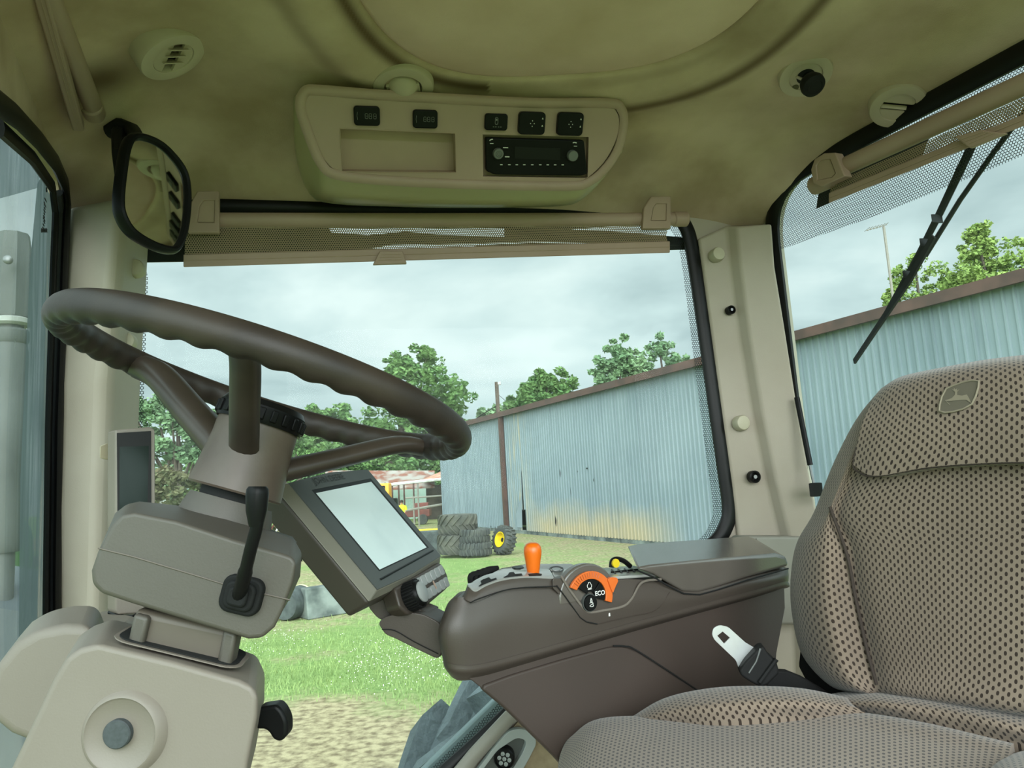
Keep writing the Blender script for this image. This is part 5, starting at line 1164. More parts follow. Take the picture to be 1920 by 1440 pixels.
def front_shade():
    t = thing('front_sunshade', 'tan rolled up windshield sunshade at the upper left of the headliner', 'sunshade', P(150, 200, 1.1))
    a = P(176, 205, 1.09); dd = -L; dd = (P(96, 0, .83) - P(172, 190, 1.07)).normalized()
    q = MB(); q.tube([a, a + dd * .75], .0145, 20); q.build('roller_tube', tan_m, t)
    q = MB(); q.tube([P(177, 214, 1.10), P(177, 214, 1.10) + dd * .03], .0165, 20); bev(q.build('end_cap', tan_m, t), .003)
    b = P(146, 238, 1.08); d2 = (P(84, 20, .83) - b).normalized(); s_ = (LN0 * .9 + V((0, 0, -.0))).normalized()
    e1 = b + s_ * .006; pr = [b - s_ * .009 + V((0, 0, .008)), b - s_ * .009 - V((0, 0, .006)), b + s_ * .006 - V((0, 0, .008)), b + s_ * .011 + V((0, 0, .008))]
    q = MB(); q.prism(pr, d2 * .7); bev(q.build('bottom_bar', tan_m, t), .002)
    q = MB()
    for k in (.25, .55): q.tube([pr[1].lerp(pr[2], k) - V((0, 0, .0003)), pr[1].lerp(pr[2], k) - V((0, 0, .0003)) + d2 * .7], .0006, 4)
    q.build('bar_groove', pocket_m, t)
    # black bar painting in the shade between the roller and the headliner
    q = MB(); c = P(194, 175, 1.08); q.prism([c, c + V((.012, 0, .01)), c + V((.008, 0, .02)), c + V((-.02, 0, .02))], dd * .7); q.build('housing', gasket_m, t)
front_shade()
# ---- interior mirror
def mirror():
    t = thing('interior_mirror', 'black framed mirror hanging on an arm beside the left pillar', 'mirror', P(290, 370, 1.05))
    o = [(250, 258), (284, 266), (314, 288), (342, 325), (349, 372), (343, 430), (330, 463), (315, 469), (284, 460), (248, 438), (229, 410), (223, 378), (228, 320), (236, 275)]
    def m_(x, y, d=0.0): return P(x, y, 1.0 + (x - 225) / 125 * .10 + d)
    A = [m_(*p) for p in o]; c = sum(A, V((0, 0, 0))) / len(A)
    n = (A[4] - A[11]).cross(A[0] - A[8]).normalized(); n = n if n.y < 0 else -n
    A = [p - n * (p - c).dot(n) for p in A]; ring = cr(A, 5, True)
    q = MB(); q.tube(ring, .0075, 12, True, flat=(1.5, .85, n)); q.build('frame', black_m, t)
    q = MB(); q.prism([p + n * .004 for p in ring], n * -.001); q.build('glass', mirror_m, t)
    q = MB(); q.prism([p + n * .001 for p in ring], n * -.014); bev(q.build('back', black_m, t), .004)
    a = on_ceiling(220, 248); q = MB(); q.tube([P(204, 246, a.y - .015), P(225, 240, a.y - .02), P(248, 246, a.y - .025), P(262, 262, 1.03)], [.012, .016, .013, .008], 12); q.build('mount', matte_black_m, t)
    q = MB(); q.tube([P(222, 246, a.y - .02), P(222, 290, 1.03), P(226, 340, 1.02), P(236, 380, c.y + .01), c - n * .012], [.011, .009, .007, .007, .008], 10); q.build('arm', matte_black_m, t)
mirror()
# tiny screw hole mark in the headliner left as cloth; wiper, gas strut outside the rear window
def wiper():
    t = thing('rear_wiper', 'black wiper arm and blade outside the rear window', 'wiper', P3(1800, 300, .08))
    f = lambda x, y, o=.06: P3(x, y, o)
    q = MB(); q.tube([f(1606, 672), f(1660, 590), f(1722, 478), f(1762, 400), f(1800, 320), f(1828, 262)], [.0035, .005, .006, .007, .008, .008], 8, flat=(.8, 1, LN3)); q.build('blade_frame', black_m, t)
    q = MB(); q.prism([f(1601, 682, .045), f(1599, 674, .045), f(1700, 520, .045), f(1745, 440, .045), f(1752, 446, .045), f(1706, 528, .045)], LN3 * .006); q.build('blade', matte_black_m, t)
    q = MB(); q.tube([f(1735, 480, .075), f(1800, 375, .075), f(1860, 290, .075), f(1935, 190, .075)], .0045, 8); q.build('arm', black_m, t)
    for px, py in ((1703, 515), (1735, 455), (1757, 410)):
        q = MB(); q.box(f(px, py, .05), S * .006, V((0, 0, .008)), LN3 * .008); bev(q.build('claw', black_m, t), .002)
    t = thing('gas_strut', 'thin black gas strut between the right pillar and the seat back', 'strut', P3(1526, 930, -.03))
    q = MB(); q.tube([f(1494, 745, -.03), f(1519, 872, -.03)], .0055, 10); q.build('cylinder', black_m, t)
    q = MB(); q.tube([f(1518, 870, -.03), f(1526, 908, -.03)], .003, 8); q.build('rod', steel_m, t)
    q = MB(); q.box(f(1530, 918, -.03), S * .009, V((0, 0, .014)), LN3 * .008); bev(q.build('bracket', black_m, t), .003)
wiper()
# ================================================================== STEERING WHEEL
WC = V((-.2485, .7597, CZ + .1095)); WRAD = .2; WN = V((.3087, .1209, .9435)).normalized()
WU = V((1, 0, 0)); WU = (WU - WN * WU.dot(WN)).normalized(); WV = WN.cross(WU)
def wpt(th, r=1.0, h=0.0): return WC + (WU * math.cos(th) + WV * math.sin(th)) * (WRAD * r) + WN * h
def to_px(p):
    d = V(p) - CAM; k = d.dot(_F); return (960 + d.dot(_R) / k * FPX, 720 - d.dot(_U) / k * FPX)
def rim_angle(px, py):
    best = None
    for i in range(720):
        th = i * math.pi / 360; q = to_px(wpt(th)); e_ = (q[0] - px) ** 2 + (q[1] - py) ** 2
        if best is None or e_ < best[0]: best = (e_, th)
    return best[1]
def steering():
    t = thing('steering_wheel', 'large brown three spoke steering wheel with a rippled underside', 'steering wheel', WC)
    n, m_ = 360, 20; r0 = .0140; v = []
    for i in range(n):
        th = 2 * math.pi * i / n; d = WU * math.cos(th) + WV * math.sin(th); c = WC + d * WRAD
        for k in range(m_):
            ph = 2 * math.pi * k / m_; low = max(0, math.cos(ph - math.radians(235)))      # ripples under and inside
            r = r0 * (1 - .20 * low * (.5 + .5 * math.cos(44 * th)))
            v.append(c + d * (r * math.cos(ph)) + WN * (r * 1.12 * math.sin(ph)))
    q = MB(); q.add(v, [(i * m_ + k, i * m_ + (k + 1) % m_, ((i + 1) % n) * m_ + (k + 1) % m_, ((i + 1) % n) * m_ + k) for i in range(n) for k in range(m_)]); q.build('rim', rim_m, t, 80)
    # hub on the axis, under the plane of the rim
    ax = -WN; cap = min((WC + ax * (i * .001) for i in range(120)), key=lambda p: abs(to_px(p)[1] - 793))
    q = MB(); q.lathe(cap, ax, [(.040, .004), (.0405, .008), (.0405, .020), (.0435, .05), (.046, .072), (.0445, .074)], 48); q.build('hub', hub_m, t, 40)
    c = MB(); c.lathe(cap, WN, [(.0425, -.004), (.0435, .0), (.0430, .013), (.039, .019), (.012, .020)], 56); kb = c.build('horn_cap', black_m, t, 30)
    q = MB(); u = WN.orthogonal().normalized(); w = WN.cross(u)
    for k in range(22):
        a = 2 * math.pi * k / 22; d = u * math.cos(a) + w * math.sin(a); e_ = WN.cross(d); q.box(cap + d * .0432 + WN * .005, d * .0022, e_ * .0032, WN * .006)
    bev(q.build('grip_ribs', black_m, kb), .0012)
    # dark gap below the hub
    # spokes
    def spoke(px, py, hx, hy, wd, r_in, tk, name='spoke'):
        th = rim_angle(px, py); d = (WU * math.cos(th) + WV * math.sin(th)); e_ = WN.cross(d)
        a = WC + d * (WRAD - .002) - WN * .002; b = WC + d * (WRAD * .80) - WN * .010
        hb = cap + d * .030 + ax * r_in
        pts = cr([a, b, b.lerp(hb, .5) , hb], 6); n_ = len(pts)
        q = MB(); q.tube(pts, [.011 + .002 * (i / n_) for i in range(n_)], 14, flat=(1.18 * wd, tk, e_)); q.build(name, spoke_m, t, 50)
    spoke(450, 655, 0, 0, .98, .034, .66); spoke(266, 676, 0, 0, 1.6, .036, 1.35); spoke(800, 835, 0, 0, 1.35, .045, .9)
    return cap
CAPC = steering()
# ================================================================== STEERING COLUMN
def column():
    t = thing('steering_column', 'tan steering column with rounded housing, collar and black lever', 'steering column', P(340, 1230, .62))
    ax = -WN; b0 = CAPC + ax * .082
    q = MB(); q.lathe(CAPC + ax * .06, ax, [(.032, .0), (.032, .03)], 32); q.build('shaft', speaker_m, t)
    q = MB(); q.lathe(b0, ax, [(.030, .0), (.0400, .0), (.044, .012), (.051, .045), (.053, .07)], 48); q.build('collar', cow_m, t)
    o = [(210, 985), (228, 966), (252, 961), (330, 976), (440, 1012), (530, 1038), (548, 1044), (556, 1056), (550, 1090), (530, 1145), (515, 1176), (492, 1196), (466, 1198), (380, 1172), (250, 1132), (190, 1112), (174, 1095), (172, 1070), (184, 1035)]
    o2 = [(216, 962), (238, 945), (262, 940), (330, 947), (440, 973), (530, 1002), (552, 1012), (566, 1036), (563, 1080), (545, 1120), (524, 1150), (498, 1168), (470, 1168), (380, 1142), (250, 1106), (200, 1090), (184, 1075), (182, 1055), (196, 1010)]
    A = [P(x, y, .560 + (x - 170) / 395 * .015) for x, y in o]; Bk = [P(x, y, .72 + (x - 170) / 395 * .02) for x, y in o2]
    hs = slab2('housing', A, Bk, cow_m, t, .014, 6, 25)
    # parting line around housing
    q = MB(); q.tube([P(184, 1028, .5602), P(250, 1044, .5625), P(360, 1077, .5668), P(435, 1100, .5696), P(544, 1125, .5738)], .0006, 5); q.build('seam', slide_m, hs)
    # dark cover plate along the top edge
    pts = [P(350, 951, .735), P(556, 1016, .735), P(548, 1006, .77), P(360, 944, .77)]
    q = MB(); q.prism(pts, V((0, 0, -.004))); q.build('top_plate', dark_m, hs)
    # multi-function lever
    lv = thing('x', None, None); COL.objects.unlink(lv); bpy.data.objects.remove(lv)
    c = P(455, 1115, .5705); u = (P(480, 1121, .5705) - c).normalized(); v_ = (P(450, 1090, .5705) - c); v_ = (v_ - u * u.dot(v_)).normalized(); nn = V((0, -1, 0))
    q = MB()
    for w_, h_, z0, z1 in ((.031, .028, -.004, .005), (.023, .021, .004, .009), (.015, .014, .008, .013)):
        q.prism([p + nn * z0 for p in rrect(c, u, v_, w_, h_, h_ * .3)], nn * (z1 - z0))
    bt = bev(q.build('lever_boot', matte_black_m, t), .002)
    L0 = c + nn * .008; pts = cr([L0, P(458, 1080, .545), P(470, 1030, .530), P(482, 985, .524), P(482, 968, .524)], 6)
    q = MB(); q.tube(pts, [.0052] * 8 + [.0044] * (len(pts) - 8), 12); st = q.build('lever_stalk', black_m, t)
    a = P(480, 982, .524); b = P(483, 912, .524); aa = (b - a).normalized(); H_ = (b - a).length
    q = MB(); q.lathe(a, aa, [(.0045, -.002), (.0052, .0), (.0072, H_ * .35), (.0078, H_ * .8), (.0074, H_ * .93), (.006, H_), (.0055, H_ * 1.0), (.0052, H_ * .985)], 28); q.build('lever_knob', black_m, st)
    # telescoping slide
    sl = slab('slide', [P(252, 1140, .572), P(438, 1180, .584), P(420, 1252, .584), P(241, 1214, .572)], V((-.008, .05, 0)), slide_m, t, .006, 4)
    for x0, x1, y0, y1, m_ in ((240, 275, 1150, 1205, cow_m), (408, 440, 1180, 1243, cow_m)):
        slab('slide_rail', [P(x0 + 10, y0, .568 + (x0 - 240) * .00006), P(x1 + 4, y0 + 8, .568 + (x0 - 240) * .00006), P(x1 - 10, y1 + 14, .568 + (x0 - 240) * .00006), P(x0 - 4, y1 + 10, .568 + (x0 - 240) * .00006)], V((-.002, .02, 0)), m_, sl, .003)
column()
# ================================================================== PEDESTAL
def pedestal():
    t = thing('steering_pedestal', 'wide beige pedestal cover below the steering column with a grey cap', 'pedestal', P(260, 1440, .55) - V((0, 0, .3)))
    o = [(150, 1216), (185, 1207), (330, 1242), (450, 1276), (474, 1288), (484, 1306), (482, 1345), (466, 1425), (440, 1600), (400, 1800), (-120, 1800), (-40, 1600), (22, 1440), (100, 1275), (124, 1234)]
    o2 = [(178, 1172), (212, 1160), (330, 1188), (450, 1216), (482, 1228), (497, 1262), (496, 1310), (480, 1400), (440, 1560), (400, 1720), (-60, 1720), (0, 1560), (60, 1400), (130, 1230), (150, 1190)]
    A = [P(x, y, .55 + (x - 150) / 340 * .012) for x, y in o]; Bk = [P(x, y, .664 + (x - 150) / 340 * .012) for x, y in o2]
    body = slab2('cover', A, Bk, ped_m, t, .018, 7, 20)
    # slot where the slide comes out
    def TP(px, py): return PL(px, py, P(330, 1238, .506) + V((0, 0, .0005)), V((-.02, -.0, 1)).normalized())
    c0, c1 = P(236, 1189, .582), P(444, 1240, .594)
    u = (c1 - c0).normalized(); w = V((0, 1, 0)); w = (w - u * u.dot(w)).normalized(); nn = u.cross(w)
    q = MB(); q.prism(rrect((c0 + c1) / 2 + V((0, .004, .0)), u, w, .096, .050, .014), nn * .0008); q.build('slot_bezel', ped_m, body)
    q = MB(); q.prism(rrect((c0 + c1) / 2 + V((0, .004, 0)) + nn * .0014, u, w, .090, .045, .012), nn * .0006); q.build('slot', speaker_m, body)
    for px, py in ((258, 1216), (400, 1250)):
        c = P(px, py, .55); c = c + V((0, 0, 0)); q = MB(); 
    # raised ring and grey cap on the face
    c = P(228, 1377, .5516); fr = V((0, -1, 0)); R_ = 64 * c.y / FPX
    q = MB(); q.lathe(c, fr, [(R_ * 1.22, -.004), (R_ * 1.08, .0022), (R_ * 1.0, .0030), (R_ * .93, .0012), (R_ * .3, .0008)], 60); q.build('ring_emboss', ped_m, body, 50)
    q = MB(); c2 = P(222, 1375, .549); r = 25 * c2.y / FPX; q.lathe(c2, fr, [(r, -.004), (r, .0025), (r * .92, .0034), (r * .2, .0036)], 36); q.build('cap', cap_grey_m, t)
    # tilt lever
    pts = [P(480, 1328, .62), P(518, 1322, .62), P(528, 1332, .62), (P(538, 1352, .62)), P(538, 1380, .62), P(526, 1392, .62), P(512, 1388, .62), P(504, 1374, .62), P(496, 1368, .62), P(478, 1368, .62)]
    slab('tilt_lever', rounded(pts, .004), V((0, .018, 0)), black_m, t, .005, 4)
    # rounded side cover, further back on the left
    o = [(170, 1172), (120, 1172), (70, 1182), (30, 1206), (-8, 1250), (-30, 1310), (-20, 1345), (20, 1378), (60, 1394), (100, 1396), (200, 1396), (220, 1300)]
    slab('side_cover', [P(x, y, .66) for x, y in o], V((-.05, .10, .004)), ped_m, t, .024, 7, 20)
    q = MB(); q.tube([P(76, 1205, .6085), P(130, 1200, .61), P(160, 1212, .61)], .0006, 5)
    # dash shelf running back to the corner pillar
    slab('dash_shelf', [P(110, 1180, .78), P(240, 1176, .80), P(262, 1158, 1.0), P(215, 1140, 1.12), P(180, 1150, 1.12)], V((0, 0, -.12)), ped_m, t, .01, 4)
pedestal()
def emblem_seam(): pass
# ================================================================== CORNER MONITOR
def corner_monitor():
    Y = 1.02; t = thing('corner_post_monitor', 'tall narrow beige monitor with a dark screen on the left pillar', 'monitor', P(250, 970, Y))
    A = [P(216, 806, Y), P(284, 800, Y + .02), P(291, 806, Y + .02), P(293, 1140, Y + .02), P(285, 1150, Y + .02), P(222, 1152, Y), P(216, 1146, Y)]
    slab('case', A, V((-.022, .020, 0)), ped_m, t, .004, 4)
    B = [p + V((-.019, .022, 0)) for p in A]; slab('back_case', B, V((-.012, .03, 0)), tan_m, t, .005, 4)
    n = (A[1] - A[5]).cross(A[0] - A[3]).normalized(); n = n if n.y < 0 else -n
    sc = [P(219, 812, Y), P(283, 808, Y + .0187), P(284, 1062, Y + .0187), P(221, 1064, Y)]
    q = MB(); q.prism([p + n * .0008 for p in sc], -n * .002); s = q.build('bezel_glass', gasket_m, t)
    sc = [P(224, 838, Y), P(279, 836, Y + .018), P(279, 1040, Y + .018), P(224, 1042, Y)]
    q = MB(); q.prism([p + n * .0014 for p in sc], -n * .001); q.build('screen', screen_black_m, s)
    slab('mount', [P(186, 836, Y + .04), P(200, 830, Y + .05), P(200, 862, Y + .05), P(186, 860, Y + .04)], V((0, .02, 0)), plug_m, t, .002)
    q = MB(); q.tube([P(205, 1148, Y + .02), P(225, 1156, Y + .01), P(250, 1156, Y), P(270, 1148, Y + .01)], .0028, 8); q.build('cable', gasket_m, t)
corner_monitor()
# ================================================================== TOUCH DISPLAY
DK = .87
D_TL, D_TR, D_BR, D_BL = P(541, 906, DK * 1.0), P(689, 881, DK * 1.224), P(826, 1043, DK * 1.225), P(707, 1106, DK * 1.001)
def display():
    t = thing('touch_display', 'grey tilted touch display with sky reflection painted on the screen, on the armrest arm', 'display', D_BL)
    u = (D_TR - D_TL).normalized(); v_ = (D_BL - D_TL); v_ = (v_ - u * u.dot(v_)).normalized(); n = u.cross(v_); n = -n if n.z < 0 else n
    w_ = (D_TR - D_TL).length; h_ = (D_BL - D_TL).length
    def F(a, b, c=0.0):                               # a,b in 0..1 along face
        p = (D_TL * (1 - a) + D_TR * a) * (1 - b) + (D_BL * (1 - a) + D_BR * a) * b; return p + n * c
    top = [F(0, 0), F(.5, -.035), F(1, 0), F(1, 1), F(.5, 1.02), F(0, 1)]
    ch = [F(-.075, -.03, -.010), F(.5, -.065, -.010), F(1.04, -.03, -.010), F(1.04, 1.04, -.010), F(.5, 1.06, -.010), F(-.075, 1.04, -.010)]
    bk = [p - n * .032 for p in ch]
    q = MB(); q.prism2(top, ch); bev(q.build('front_shell', disp_m, t), .002)
    slab2('case', ch, [p - n * .034 + (F(.5, .5) - p) * .04 for p in ch], disp_side_m, t, .004, 4)
    me = holed([F(.0, .0, .0008), F(.5, -.033, .0008), F(1., .0, .0008), F(1, 1, .0008), F(.5, 1.018, .0008), F(0, 1, .0008)], [[F(.155, .095, .0008), F(.935, .095, .0008), F(.935, .885, .0008), F(.155, .885, .0008)]], n * -.002); f = link('bezel', me, dark_m, t)
    q = MB(); q.prism([F(.155, .095, .0006), F(.935, .095, .0006), F(.935, .885, .0006), F(.155, .885, .0006)], -n * .001); q.build('inner_frame', gasket_m, f)
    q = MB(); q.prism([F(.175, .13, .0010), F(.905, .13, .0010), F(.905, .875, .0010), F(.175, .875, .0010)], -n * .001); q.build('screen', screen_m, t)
    q = MB(); q.tube([F(.10, .945, .0010), F(.95, .925, .0010)], .0014, 5); q.build('groove', gasket_m, f)
    text('lettering', 'JOHN DEERE', F(.43, .028, .0014), u, -v_, .0135, print_m, f)
    # ---- keypad with dial under the display
    k = thing('control_keypad', 'brown keypad with grey buttons and ribbed dial below the display', 'keypad', F(.5, 1.12, -.02))
    kn = (n * .93 + v_ * .28).normalized(); kv = (v_ - kn * kn.dot(v_)).normalized()
    K0 = F(.60, 1.135, -.006)
    def K(a, b, c=0.0): return K0 + u * (a * .01) + kv * (b * .01) + kn * c
    base = [K(-8.4, -1.5), K(6.8, -1.7), K(7.6, -.6), K(7.6, .9), K(6.0, 2.1), K(-3.5, 2.6), K(-7.6, 2.2), K(-9, .8)]
    slab2('housing', base, [p - kn * .028 + (K(0, .3) - p) * .18 for p in base], con_m, k, .004, 4)
    for r_ in range(2):
        for c_ in range(6):
            if c_ == 0 and r_ == 0: pass
            a = -2.5 + c_ * 1.6; b = -.55 + r_ * 1.75
            slab('key', rrect(K(a, b, .0005), u, kv, .0138, .0135, .003, 3), kn * .0036, key_m, k, .001)
    for pp in ((1.2, .35),):
        q = MB(); q.tube([K(1.5, .1, .004), K(1.6, 1.2, .004)], .0012, 6); q.build('divider', tan_m, k)
    q = MB(); q.lathe(K(-6.0, .35), kn, [(.0165, -.002), (.0175, .004), (.0165, .016), (.0145, .019), (.0130, .0195)], 40, True, True); d = q.build('dial', black_m, k)
    q = MB(); q.lathe(K(-6.0, .35), kn, [(.0128, .0195), (.0128, .0210), (.0110, .0220)], 32); q.build('dial_face', key_m, d)
    q = MB()
    for i in range(28):
        a = 2 * math.pi * i / 28; dd = u * math.cos(a) + kv * math.sin(a); q.box(K(-6.0, .35, .0085) + dd * .0172, dd * .0011, kn.cross(dd) * .0009, kn * .0075)
    q.build('ribs', matte_black_m, d)
    return F, n, u, v_
DF, DN, DU, DV = display()
# ================================================================== ARMREST CONSOLE
KO = P(870, 1235, .87); KD = V((.493, .31, 0)).normalized(); KN = V((-KD.y, KD.x, 0))
def K_(px, py, off=0.0): return PL(px, py, KO + KN * off, KN)
def armrest():
    t = thing('armrest_console', 'long dark brown armrest console with lid beside the seat', 'armrest', K_(1250, 1330, .08) - V((0, 0, .2)))
    WID = .165; BK = KN + KD * .75
    # lower body
    o = [(846, 1252), (872, 1262), (1060, 1190), (1300, 1128), (1470, 1084), (1472, 1140), (1456, 1225), (1450, 1330), (1440, 1480), (1110, 1500), (1045, 1420), (950, 1328), (884, 1276)]
    slab('lower_body', [K_(x, y, .012) for x, y in o], BK * (WID - .02), con_low_m, t, .008, 4)
    o = [(900, 1288), (960, 1266), (1060, 1236), (1146, 1213), (1172, 1213), (1196, 1222), (1330, 1310), (1420, 1370), (1440, 1500), (1110, 1498), (1040, 1418), (950, 1330)]
    slab('side_panel', rounded([K_(x, y, .0075) for x, y in o], .01), KN * .01, con_low_m, t, .003, 3)
    # upper shell, curved round the nose
    cols = [((850, 1132), (838, 1178), (846, 1222), .075), ((836, 1140), (822, 1184), (830, 1232), .042), ((846, 1124), (829, 1184), (838, 1243), .016), ((868, 1120), (856, 1180), (866, 1249), .004), ((898, 1126), (894, 1180), (902, 1246), 0), ((960, 1103), (958, 1160), (960, 1232), 0), ((1045, 1101), (1050, 1150), (1060, 1204), 0), ((1180, 1086), (1180, 1125), (1180, 1170), 0), ((1300, 1098), (1300, 1118), (1300, 1138), 0), ((1420, 1076), (1420, 1092), (1420, 1106), 0), ((1470, 1066), (1471, 1080), (1470, 1092), .004), ((1478, 1066), (1479, 1080), (1478, 1092), .03)]
    rows = []
    for r in range(3): rows.append([K_(c[r][0], c[r][1], c[3] + (.004 if r == 0 else -.003 if r == 1 else 0)) for c in cols])
    patch('upper_shell', rows, con_m, t, 6, 6, BK * .04, 60)
    # rim band under the crease
    rows = [[K_(c[2][0], c[2][1] - 1, c[3] - .001) for c in cols], [K_(c[2][0] + (3 if c[3] > 0.01 else 0), c[2][1] + 16 * (1 - i * .055), c[3] + .001) for i, c in enumerate(cols)], [K_(c[2][0] + (14 if c[3] > 0.01 and i < 4 else 0), c[2][1] + 34 * (1 - i * .065), c[3] + .016) for i, c in enumerate(cols)]]
    patch('rim_band', rows, con_m, t, 6, 5, BK * .03, 60)
    # solid core so the shells have a body
    o = [(886, 1122), (1000, 1106), (1200, 1092), (1300, 1100), (1460, 1070), (1460, 1110), (1300, 1150), (1060, 1220), (880, 1250), (845, 1225), (840, 1140)]
    slab('core', [K_(x, y, .02) for x, y in o], BK * (WID - .03), con_m, t, .012, 4)
    # sloping lip between the shell crease and the gate strip
    lipc = [(866, 1120, .012), (872, 1124, .004), (885, 1129, 0), (902, 1125, 0), (944, 1107, 0), (985, 1101, 0), (1038, 1102, 0)]
    gf = [(876, 1098, .020), (880, 1101, .012), (892, 1108, .006), (912, 1097, .005), (942, 1087, .005), (985, 1082, .005), (1038, 1084, .005)]
    gb = [(880, 1094, .034), (884, 1092, .036), (896, 1085, .038), (914, 1077, .040), (946, 1071, .041), (985, 1069, .042), (1030, 1068, .042)]
    mk = lambda L_: [K_(x, y, o_) for x, y, o_ in L_]
    A_, B__, C_ = mk(lipc), mk(gf), mk(gb)
    patch('front_lip', [A_, [a.lerp(b, .5) - KN * .001 for a, b in zip(A_, B__)], B__], con_m, t, 5, 5, BK * .012, 60)
    tp = patch('gate_panel', [[b + V((0, 0, -.002)) for b in B__], [b + V((0, 0, .0012)) for b in B__], [b.lerp(c, .5) + V((0, 0, .0015)) for b, c in zip(B__, C_)], C_], strip_m, t, 5, 4, V((0, 0, -.006)), 40)
    # flat deck behind the strip
    deck = [K_(x, y, o_) for x, y, o_ in ((905, 1084, .042), (940, 1064, .060), (985, 1057, .085), (1068, 1056, .10), (1100, 1066, .09), (1190, 1060, .09), (1232, 1076, .006), (1140, 1082, .004), (1064, 1087, .003), (1040, 1085, .004), (1034, 1069, .042), (985, 1070, .042), (946, 1072, .041), (914, 1079, .040))]
    zm = sum(p.z for p in deck[6:10]) / 4
    tp2 = slab('button_panel', deck, V((0, 0, -.004)), strip_m, t, .0015, 2)
    inv = _roots[t.name]; dg = bpy.context.evaluated_depsgraph_get(); bv = [BVHTree.FromObject(x, dg) for x in (tp, tp2)]
    def wrapk(px, py, h, k=0):
        d = ray(px, py).normalized(); loc, nn, i_, ds = bv[k].ray_cast(inv @ CAM, d)
        if loc is None: return K_(px, py, .02)
        nn = nn if nn.dot(d) < 0 else -nn; return inv.inverted() @ loc + nn * h
    for nm, pts in (('gate_slot', ((897, 1100), (903, 1095), (901, 1090), (906, 1087), (917, 1083), (921, 1087), (930, 1084), (932, 1087), (914, 1094), (900, 1100))), ('gate_slot', ((944, 1083), (952, 1079), (955, 1074), (963, 1073), (966, 1077), (978, 1076), (980, 1080), (960, 1082), (945, 1084))), ('gate_slot', ((990, 1077), (1006, 1075), (1016, 1077), (1015, 1080), (992, 1081)))):
        bm = bmesh.new(); vv = [bm.verts.new(wrapk(x, y, .0006)) for x, y in pts]; es = [bm.edges.new((vv[i], vv[(i + 1) % len(vv)])) for i in range(len(vv))]; bmesh.ops.triangle_fill(bm, edges=es, use_beauty=True)
        me = bpy.data.meshes.new('m'); bm.to_mesh(me); bm.free(); link(nm, me, speaker_m, tp)
    def disc(name, px, py, rx, ry, k, m_, h, par):
        q = MB(); n = 24; v = [wrapk(px + rx * math.cos(a * math.tau / n), py + ry * math.sin(a * math.tau / n), h, k) for a in range(n)]; q.prism(v, V((0, 0, .0008))); return q.build(name, m_, par)
    disc('button', 971, 1065, 11, 2.5, 1, black_m, .0003, tp2)
    q = MB(); q.tube([wrapk(1043 + 13 * math.cos(a * math.tau / 24), 1068 + 5 * math.sin(a * math.tau / 24), .0006, 1) for a in range(24)], .0009, 6, True); q.build('round_button', dark_m, tp2)
    disc('round_button_face', 1043, 1068, 8, 3, 1, key_m, .0003, tp2)
    for k in range(4):
        x0 = 1150 + k * 12; q = MB(); q.tube([wrapk(x0 + 4, 1076 - k * 1.0, .0008, 1), wrapk(x0 - 3, 1069 - k * .8, .0008, 1)], .0012, 6); q.build('button_rib', black_m, tp2)
    q = MB(); q.tube([wrapk(1146, 1074, .0008, 1), wrapk(1196, 1069, .0008, 1)], .0012, 6); q.build('button_rib', black_m, tp2)
    for k in range(4):
        a = K_(884 + k * 9, 1084 - k * 3.0, .080); q = MB(); q.tube(cr([a - V((0, 0, .012)), a + V((0, 0, .003)), a + KD * .018 + V((0, 0, .004))], 4), .0042, 8); q.build('finger_lever', matte_black_m, t)
    q = MB(); q.tube(cr([K_(1146, 1064, .05), K_(1148, 1052, .05), K_(1156, 1048, .05), K_(1170, 1052, .05), K_(1182, 1062, .05)], 4), .0035, 8); q.build('cable_loop', black_m, t)
    q = MB(); q.lathe(K_(1153, 1056, .046), -KN, [(.006, 0), (.006, .003)], 16); q.build('yellow_tag', yellow_m, t)
    # lid
    rows = []
    lc = [(1176, 1056), (1205, 1064), (1240, 1080), (1270, 1092), (1320, 1090), (1400, 1076), (1470, 1058)]
    side = [(1192, 1066), (1216, 1060), (1300, 1052), (1400, 1043), (1455, 1038), (1474, 1044), (1479, 1062), (1400, 1084), (1345, 1102), (1310, 1112), (1280, 1110), (1252, 1094), (1225, 1078)]
    ld = slab('lid', [K_(x, y, -.003) for x, y in side], BK * (WID * .92) + V((0, 0, .012)), lid_m, t, .014, 8, 25)
    q = MB(); q.tube([K_(x, y, -.0035) for x, y in ((1196, 1070), (1225, 1082), (1252, 1098), (1282, 1113), (1312, 1115), (1345, 1106), (1400, 1088), (1478, 1066))], .0012, 6); q.build('lid_gap', speaker_m, t)
    # seams
    q = MB(); q.tube([K_(x, y, -.0032) for x, y in ((1044, 1098), (1058, 1116), (1088, 1158), (1100, 1166), (1120, 1170))], .0008, 6); q.tube(cr([K_(x, y, -.0028) for x, y in ((882, 1130), (900, 1122), (960, 1104), (1044, 1099))], 5), .0007, 6); q.build('seam', speaker_m, t)
    q = MB(); q.tube(cr([K_(x, y, -.0028) for x, y in ((1120, 1170), (1180, 1156), (1230, 1144), (1256, 1110))], 5), .0004, 6); q.build('fine_seam', con_low_m, t)
    # recessed bay around the throttle: raised light lip
    q = MB(); q.tube(cr([K_(x, y, -.003) for x, y in ((1052, 1080), (1070, 1108), (1094, 1140), (1106, 1148), (1130, 1145), (1168, 1137), (1185, 1122), (1204, 1092), (1240, 1086))], 5), .0016, 8, flat=(.6, 1, KN)); q.build('bay_lip', lip_m, t)
    # grooves of the lower panel
    q = MB(); q.tube(cr([K_(x, y, .0065) for x, y in ((1150, 1211), (1172, 1212), (1196, 1221), (1300, 1289), (1345, 1320))], 4), .0011, 6); q.build('panel_gap', speaker_m, t)
